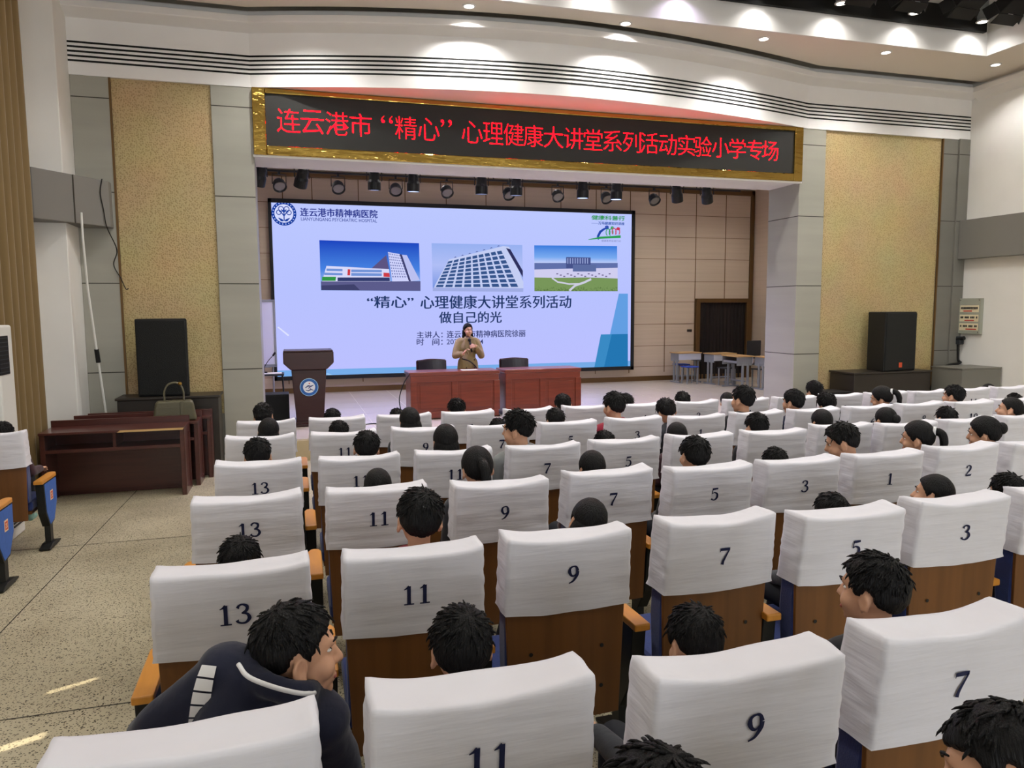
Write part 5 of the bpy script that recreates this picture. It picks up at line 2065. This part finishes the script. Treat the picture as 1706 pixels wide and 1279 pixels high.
#  row, seat, head px x, head-top px y, yaw (deg, + to the picture's left), pitch, hair, jacket
KIDS = [
    (0, 1, 768, 1010, 0, 0, ('short', 1), nvy), (0, 3, 1462, 921, 24, 0, ('short', 9), blk),
    (1, 0, 398, 893, 0, 0, ('short', 3), blk), (1, 1, 702, 813, 0, 0, ('short', 3), red), (1, 2, 990, 830, 0, 0, ('bob', 4), blk), (1, 4, 1392, 826, 0, 0, ('fringe', 5), cha),
    (1, 5, 1563, 790, 36, 0, ('bob', 4), nvy), (1, 6, 1680, 795, 0, 0, ('short', 3), blk),
    (2, 1, 630, 780, 0, 0, ('bob', 4), blk), (2, 2, 793, 743, 0, 0, ('pony', 6), cha), (2, 3, 987, 750, 0, 0, ('bob', 4), mar), (2, 4, 1160, 726, 0, 0, ('short', 1), blk),
    (2, 5, 1292, 745, 0, 0, ('short', 9), nvy), (2, 6, 1412, 704, 48, -14, ('short', 3), blk), (2, 7, 1530, 700, 36, 0, ('pony', 6), cha), (2, 8, 1640, 693, 36, 0, ('bun', 7), blk),
    (3, 0, 428, 729, 0, 0, ('short', 9), blk), (3, 1, 612, 717, 0, 0, ('short', 1), nvy), (3, 2, 742, 706, 0, 0, ('bob', 4), cha), (3, 3, 862, 683, 48, 0, ('spiky', 2), gry),
    (3, 4, 1006, 717, 0, 0, ('short', 3), blk), (3, 5, 1127, 703, 0, 0, ('bob', 4), mar), (3, 6, 1262, 687, 0, 0, ('short', 1), blk), (3, 7, 1370, 681, 0, 0, ('bob', 4), nvy),
    (3, 8, 1477, 678, 0, 0, ('bun', 7), blk), (3, 9, 1578, 677, 0, 0, ('short', 3), cha), (3, 10, 1690, 662, 36, 0, ('bun', 7), blk),
    (4, 0, 448, 696, 0, 0, ('bob', 4), blk), (4, 1, 564, 700, 0, 0, ('short', 1), nvy), (4, 2, 681, 678, 0, 0, ('bob', 4), cha), (4, 3, 831, 699, 0, 0, ('short', 3), blk),
    (4, 4, 925, 679, 0, 0, ('fringe', 5), blk), (4, 5, 1023, 652, 20, 0, ('short', 1), red), (4, 6, 1110, 665, 0, -18, ('short', 3), cha), (4, 7, 1240, 642, 20, 0, ('short', 1), blk),
    (4, 8, 1323, 648, 20, 0, ('fringe', 5), nvy), (4, 9, 1373, 653, 0, 0, ('short', 3), blk), (4, 10, 1466, 643, 36, 0, ('pony', 6), mar), (4, 11, 1592, 641, 20, 0, ('short', 1), blk),
    (4, 12, 1696, 652, 0, 0, ('short', 3), cha),
    (5, 0, 437, 671, 0, 0, ('curly', 8), blk), (5, 1, 553, 680, 0, 0, ('short', 1), nvy), (5, 2, 661, 680, 0, 0, ('short', 3), cha), (5, 3, 760, 664, 0, 0, ('spiky', 2), blk),
    (5, 5, 935, 656, 0, 0, ('short', 1), nvy), (5, 6, 1042, 655, 0, 0, ('fringe', 5), cha), (5, 7, 1137, 652, 0, 0, ('short', 3), blk), (5, 8, 1211, 653, 0, 0, ('bob', 4), mar),
    (5, 10, 1355, 634, 0, 0, ('fringe', 5), blk), (5, 14, 1646, 651, 0, 0, ('bob', 4), nvy),
]


def seat_kid(r, c, px, py, yaw, pitch, hair, jacket, label=None, Y=None, arms='rest'):
    X, Yr, fl = SEAT[(r, c)]
    pose = (D2R(yaw), D2R(pitch), arms)
    Yk = (Yr + .30) if Y is None else Y
    q = at(px, py, Yk)
    if Y is not None:
        pass
    ht = head_top(pose)
    top = q.z - fl - .462
    s = max(.80, min(1.10, top / ht.z))
    dx = q.x - X
    shift = max(-.03, min(.03, dx * .35))
    lean = math.asin(max(-.5, min(.5, (dx - shift) / (ht.z * s))))
    fw = 0.0
    y0 = Yr + .292
    if Y is not None:
        fw = -math.asin(max(-.6, min(.6, (Y - y0) / (ht.z * s))))
    dz = q.z - (fl + .462) - ht.z * s * math.cos(lean) * math.cos(fw)
    dz = max(-.015, min(.05, dz))
    if label is None:
        label = 'child with %s, %s row from the stage, %s' % (HL[hair[0]], ROWN[r], 'beside the aisle' if c == 0 else ORD[c] + ' seat from the aisle')
    return person_at(X + shift, y0, fl + .462 + dz, s, (fw, lean, rnd.uniform(-.06, .06)), pose, hair, jacket, label)


for kd in KIDS:
    ko = seat_kid(*kd, arms='out' if kd[:2] == (1, 0) else 'rest')
    if kd[6][0] == 'pony' and kd[1] in (7, 10):
        hm_ = BODIES[(D2R(kd[4]), D2R(kd[5]), 'rest')]['hm']
        b = MB()
        b.tube([hm_ @ Vector((0, -.098, .056)), hm_ @ Vector((0, -.116, .054))], .029, 14)
        b.build('hair_tie', M['white'], ko, smooth=True)
# child hidden behind cover 9 with an arm on the armrest
seat_kid(0, 2, 1170, 1095, 0, -18, ('short', 3), cloth(44, 46, 52), 'child slumped low in the sixth-row seat numbered 9, hand on the armrest', arms='out')
# child across the aisle
k = seat_kid(5, -9, 4, 702, 0, 0, ('short', 1), mar, 'child in a maroon top across the aisle, hand over the armrest', arms='out')
for ch in k.children:
    if ch.name.startswith('shoe'):
        ch.material_slots[0].material = M['sneaker']
# the two nearest heads, in the row the camera stands behind
seat_kid(-1, 1, 1090, 1214, 0, 0, ('short', 9), blk, 'child with ruffled black hair cut off by the lower picture edge, below cover 9', Y=.93)
seat_kid(-1, 2, 1690, 1128, 38, 0, ('fringe', 5), cha, 'child with smooth black hair and an ear showing, cut off at the lower corner', Y=.93)
# the boy in the nearest row leaning out of his seat, face in profile
def leaning_boy():
    X, Yr, fl = SEAT[(0, 0)]
    root_loc = Vector((X, Yr + .30, fl + .445))
    nb = Vector((.188, .135, .420))
    hm = head_matrix(nb, D2R(-80), D2R(-2), D2R(-6), .98)
    ax = Vector((.82, -.06, -.57)).normalized()
    cN = Vector((.15, .145, .415))
    shl, shr = cN - ax * .128, cN + ax * .128
    armL = (shl, Vector((-.125, .16, .362)), Vector((-.19, .33, .255)))
    armR = (shr, Vector((.30, .22, .13)), Vector((.14, .38, .19)))

    def torso(b, g):
        b.ball((0, .0, .098), (.135 + g, .100 + g, .095 + g))
        b.cap((.02, .0, .12), (.115, .10, .32), .105 + g, .115 + g)
        b.cap(shl, shr, .058 + g)
        b.cap(cN + Vector((.0, -.01, .02)) - ax * .06, cN + Vector((.0, -.01, .02)) + ax * .06, .058 + g)

    def legs(b, g):
        for s in (-1, 1):
            b.cap((s * .075, .02, .085), (s * .095, .38, .08), .070 + g, .055 + g)
            b.cap((s * .095, .385, .07), (s * .095, .40, -.28), .052 + g, .034 + g)
    b = MB()
    torso(b, 0)
    legs(b, 0)
    for s, a in ((-1, armL), (1, armR)):
        b.cap(a[0], a[1], .047, .040)
        b.cap(a[1], a[2], .040, .028)
        d = (a[2] - a[1]).normalized()
        x = d.cross(Vector((0, 0, 1))).normalized()
        m = Matrix((x, d, x.cross(d).normalized())).transposed().to_4x4()
        m.translation = a[2] + d * .02
        hand_prims(b, m, -s, .5, .9)
        b.cap((s * .095, .40, -.28), (s * .095, .48, -.335), .032, .026)
    b.cap(cN + Vector((.0, .0, .0)), nb + Vector((.0, .0, .05)), .050, .047)
    head_prims(b, hm)
    me = remesh(b, .0056, 3, 'person')
    ear_dent(me, hm, .011)
    o = put('person', me, M['skin'])
    o.location = root_loc
    tag(o, 'boy in a navy jacket with white striped sleeve, leaning sideways, face in profile', 'person', 'seated audience children')
    put('hair', hair_mesh('short', hm, 21), M['hair'], o)
    jk = cloth(20, 24, 46)
    b = MB()
    torso(b, .016)
    for a in (armL, armR):
        b.cap(a[0], a[1], .066, .060)
        b.cap(a[1], a[2], .060, .042)
    up = Vector((.42, .08, .90)).normalized()
    cc = Vector((.160, .112, .456))
    e1 = (ax - up * ax.dot(up)).normalized()
    e2 = up.cross(e1).normalized()
    N = 16
    for k in range(N):
        a0, a1 = 2 * PI * k / N, 2 * PI * (k + 1) / N
        q = lambda a: cc + (e1 * math.cos(a) + e2 * math.sin(a)) * .074 + up * (-.012 * math.sin(a))
        b.cap(q(a0), q(a1), .024)
        b.cap(q(a0) + up * .02, q(a1) + up * .02, .018)
    # loose jacket back hanging from the raised shoulder
    b.cap(shl + Vector((.03, -.03, -.02)), Vector((-.06, .02, .20)), .07, .08)
    me = remesh(b, .010, 3, 'jacket')
    for v in me.vertices:
        n = noise.noise((v.co.x * 11, v.co.y * 11, v.co.z * 16))
        v.co += v.normal * n * .008
    j = put('jacket', me, jk, o)
    # white stripes along the outer sleeve
    A, Bp = Vector(armL[0]), Vector(armL[1])
    d = (Bp - A).normalized()
    side = Vector((.05, -.92, .40))
    side = (side - d * side.dot(d)).normalized()
    oth = side.cross(d).normalized()
    if oth.z < 0:
        oth = -oth
    b = MB()
    R_ = .0755

    def on_sleeve(u, v):
        a = v / R_
        return A + d * u + (side * math.cos(a) + oth * math.sin(a)) * R_
    pu = Vector((.13, -.13)).normalized()
    pn = Vector((-pu.y, pu.x))
    for k in range(6):
        prev = None
        for i in range(7):
            w_ = -.021 + .042 * i / 6
            cur = []
            for t in (k * .030, k * .030 + .0255):
                q = Vector((.004, .046)) + pu * t + pn * w_
                cur.append(b.bm.verts.new(on_sleeve(q.x, q.y)))
            if prev:
                b.bm.faces.new((prev[0], prev[1], cur[1], cur[0]))
            prev = cur
    put('sleeve_stripe', b.mesh('sleeve_stripe', False), M['white'], j, smooth=True)
    b = MB()
    b.tube(catmull([(.072, .070, .543), (.095, .030, .529), (.150, .012, .505), (.205, .024, .476), (.238, .055, .456)], 5), .0055, 8)
    put('collar_piping', b.mesh('collar_piping'), M['white'], j, smooth=True)
    b = MB()
    b.ball((0, .0, .098), (.142, .108, .098))
    legs(b, .012)
    put('trousers', remesh(b, .014, 4, 'trousers'), M['trouser'], o)
    for s in (-1, 1):
        b = MB()
        b.cap((s * .095, .385, -.345), (s * .10, .515, -.352), .038, .034)
        b.cap((s * .095, .395, -.29), (s * .095, .40, -.335), .040, .038)
        put('shoe', remesh(b, .011, 3, 'shoe'), M['shoe'], o)
    for s in (-1, 1):
        put('eye', eye_mesh(hm, s), None, o)
    put('mouth', mouth_mesh(hm), M['lip'], o)


leaning_boy()


# the woman speaking on the stage
def speaker_woman():
    p = at(779, 560, 12.35)
    ztop = at(779, 538, 12.35).z
    s = (ztop - ZS) / 1.645
    hm = head_matrix(Vector((0, 0, 1.42)), .12, -.05)
    armL = (Vector((-.165, 0, 1.30)), Vector((-.235, .06, 1.05)), Vector((-.085, .235, 1.235)))
    armR = (Vector((.165, 0, 1.30)), Vector((.245, .03, 1.06)), Vector((.15, .235, 1.10)))
    mic_ax = Vector((.10, -.30, .95)).normalized()
    yax = Vector((1, .15, 0))
    yax = (yax - mic_ax * yax.dot(mic_ax)).normalized()
    mL = Matrix((mic_ax, yax, mic_ax.cross(yax))).transposed().to_4x4()
    mL.translation = armL[2] + yax * .012
    yr = Vector((-.45, .35, .80)).normalized()
    xr = Vector((.5, .75, 0))
    xr = (xr - yr * xr.dot(yr)).normalized()
    mR = Matrix((xr, yr, xr.cross(yr))).transposed().to_4x4()
    mR.translation = armR[2] + yr * .012

    def torso(b, g):
        b.ball((0, 0, .88), (.155 + g, .11 + g, .13 + g))
        b.ball((0, 0, 1.05), (.128 + g, .092 + g, .18 + g))
        b.ball((0, .005, 1.21), (.148 + g, .105 + g, .14 + g))
        b.cap((-.135, 0, 1.315), (.135, 0, 1.315), .052 + g)
        b.cap((-.055, -.005, 1.35), (.055, -.005, 1.35), .045 + g)
    b = MB()
    torso(b, 0)
    for sx in (-1, 1):
        b.cap((sx * .085, 0, .85), (sx * .085, .012, .47), .086, .060)
        b.cap((sx * .085, .012, .47), (sx * .085, -.01, .09), .056, .036)
        b.cap((sx * .085, -.01, .07), (sx * .09, .11, .03), .036, .028)
    for a in (armL, armR):
        b.cap(a[0], a[1], .046, .039)
        b.cap(a[1], a[2], .039, .028)
    hand_prims(b, mL, 1, 1.25, .92)
    hand_prims(b, mR, 1, .55, .92)
    b.cap((0, -.006, 1.34), (0, .004, 1.46), .046, .045)
    head_prims(b, hm)
    o = put('person', remesh(b, .0065, 3, 'person'), M['skin'])
    o.location = (p.x, 12.35, ZS)
    o.rotation_euler = (0, 0, PI + .05)
    o.scale = (s, s, s)
    tag(o, 'woman in an open khaki coat standing behind the stage desk, speaking into a microphone', 'person')
    put('hair', hair_mesh('long', hm, 31), M['hair'], o)
    b = MB()
    torso(b, .020)
    for sx in (-1, 1):
        b.cap((sx * .065, 0, .92), (sx * .085, 0, .46), .125, .135)
    for a in (armL, armR):
        b.cap(a[0], a[1], .070, .066)
        b.cap(a[1], a[1].lerp(a[2], .82), .064, .052)
    me = remesh(b, .012, 4, 'coat')
    for v in me.vertices:
        v.co += v.normal * noise.noise((v.co.x * 9, v.co.y * 9, v.co.z * 5)) * .012
    c = put('coat', me, M['khaki'], o)
    b = MB()
    for sx in (-1, 1):
        b.prism([(sx * .015, 1.385), (sx * .085, 1.37), (sx * .105, 1.25), (sx * .03, 1.06), (sx * .012, 1.20)], 1, .118, .140)
    put('lapel', b.mesh('lapel'), M['khaki'], c, .006)
    b = MB()
    for sx, z in ((-1, .98), (1, .98), (-1, .84), (1, .84)):
        b.ball((sx * .075, .165, z), (.013, .006, .013), 10, 8)
    put('coat_button', b.mesh('coat_button'), M['walnut'], c)
    b = MB()
    b.tube(catmull([(.13, .06, 1.0), (.02, .17, .96), (-.10, .15, .86), (-.13, .12, .80)], 6), .012, 8)
    put('coat_belt', b.mesh('coat_belt'), M['plinth'], c)
    b = MB()
    b.ball((0, .05, 1.27), (.075, .072, .12))
    b.cap((0, 0, 1.36), (0, .004, 1.40), .054, .052)
    put('jumper', remesh(b, .009, 3, 'jumper'), M['brownknit'], o)
    b = MB()
    for sx in (-1, 1):
        b.cap((sx * .085, 0, .85), (sx * .085, .012, .47), .096, .070)
        b.cap((sx * .085, .012, .47), (sx * .085, -.01, .10), .068, .050)
    put('trousers', remesh(b, .014, 3, 'trousers'), M['trouser'], o)
    for sx in (-1, 1):
        b = MB()
        b.cap((sx * .085, -.015, .035), (sx * .092, .13, .03), .040, .034)
        b.cap((sx * .085, -.01, .08), (sx * .085, -.01, .04), .042, .040)
        put('shoe', remesh(b, .010, 3, 'shoe'), M['shoe'], o)
    for sx in (-1, 1):
        put('eye', eye_mesh(hm, sx), None, o)
    put('mouth', mouth_mesh(hm), M['lip'], o)
    # the microphone in her hand, a thing of its own
    W = Matrix.Translation(o.location) @ Matrix.Rotation(PI + .05, 4, 'Z') @ Matrix.Scale(s, 4)
    g = mL @ Vector((0, .075, -.026))
    t = thing('microphone', 'black handheld microphone held at the speaking woman\'s chin', 'microphone', W @ (g - mic_ax * .10))
    R3 = (W.to_3x3() @ mic_ax).normalized()
    MB().tube([(0, 0, 0), R3 * .10, R3 * .19], [.012, .014, .019], 14).build('handle', M['black'], t, smooth=True)
    MB().ball(R3 * .212, .028, 16, 12).build('grille_ball', M['steel_black'], t, smooth=True)


speaker_woman()
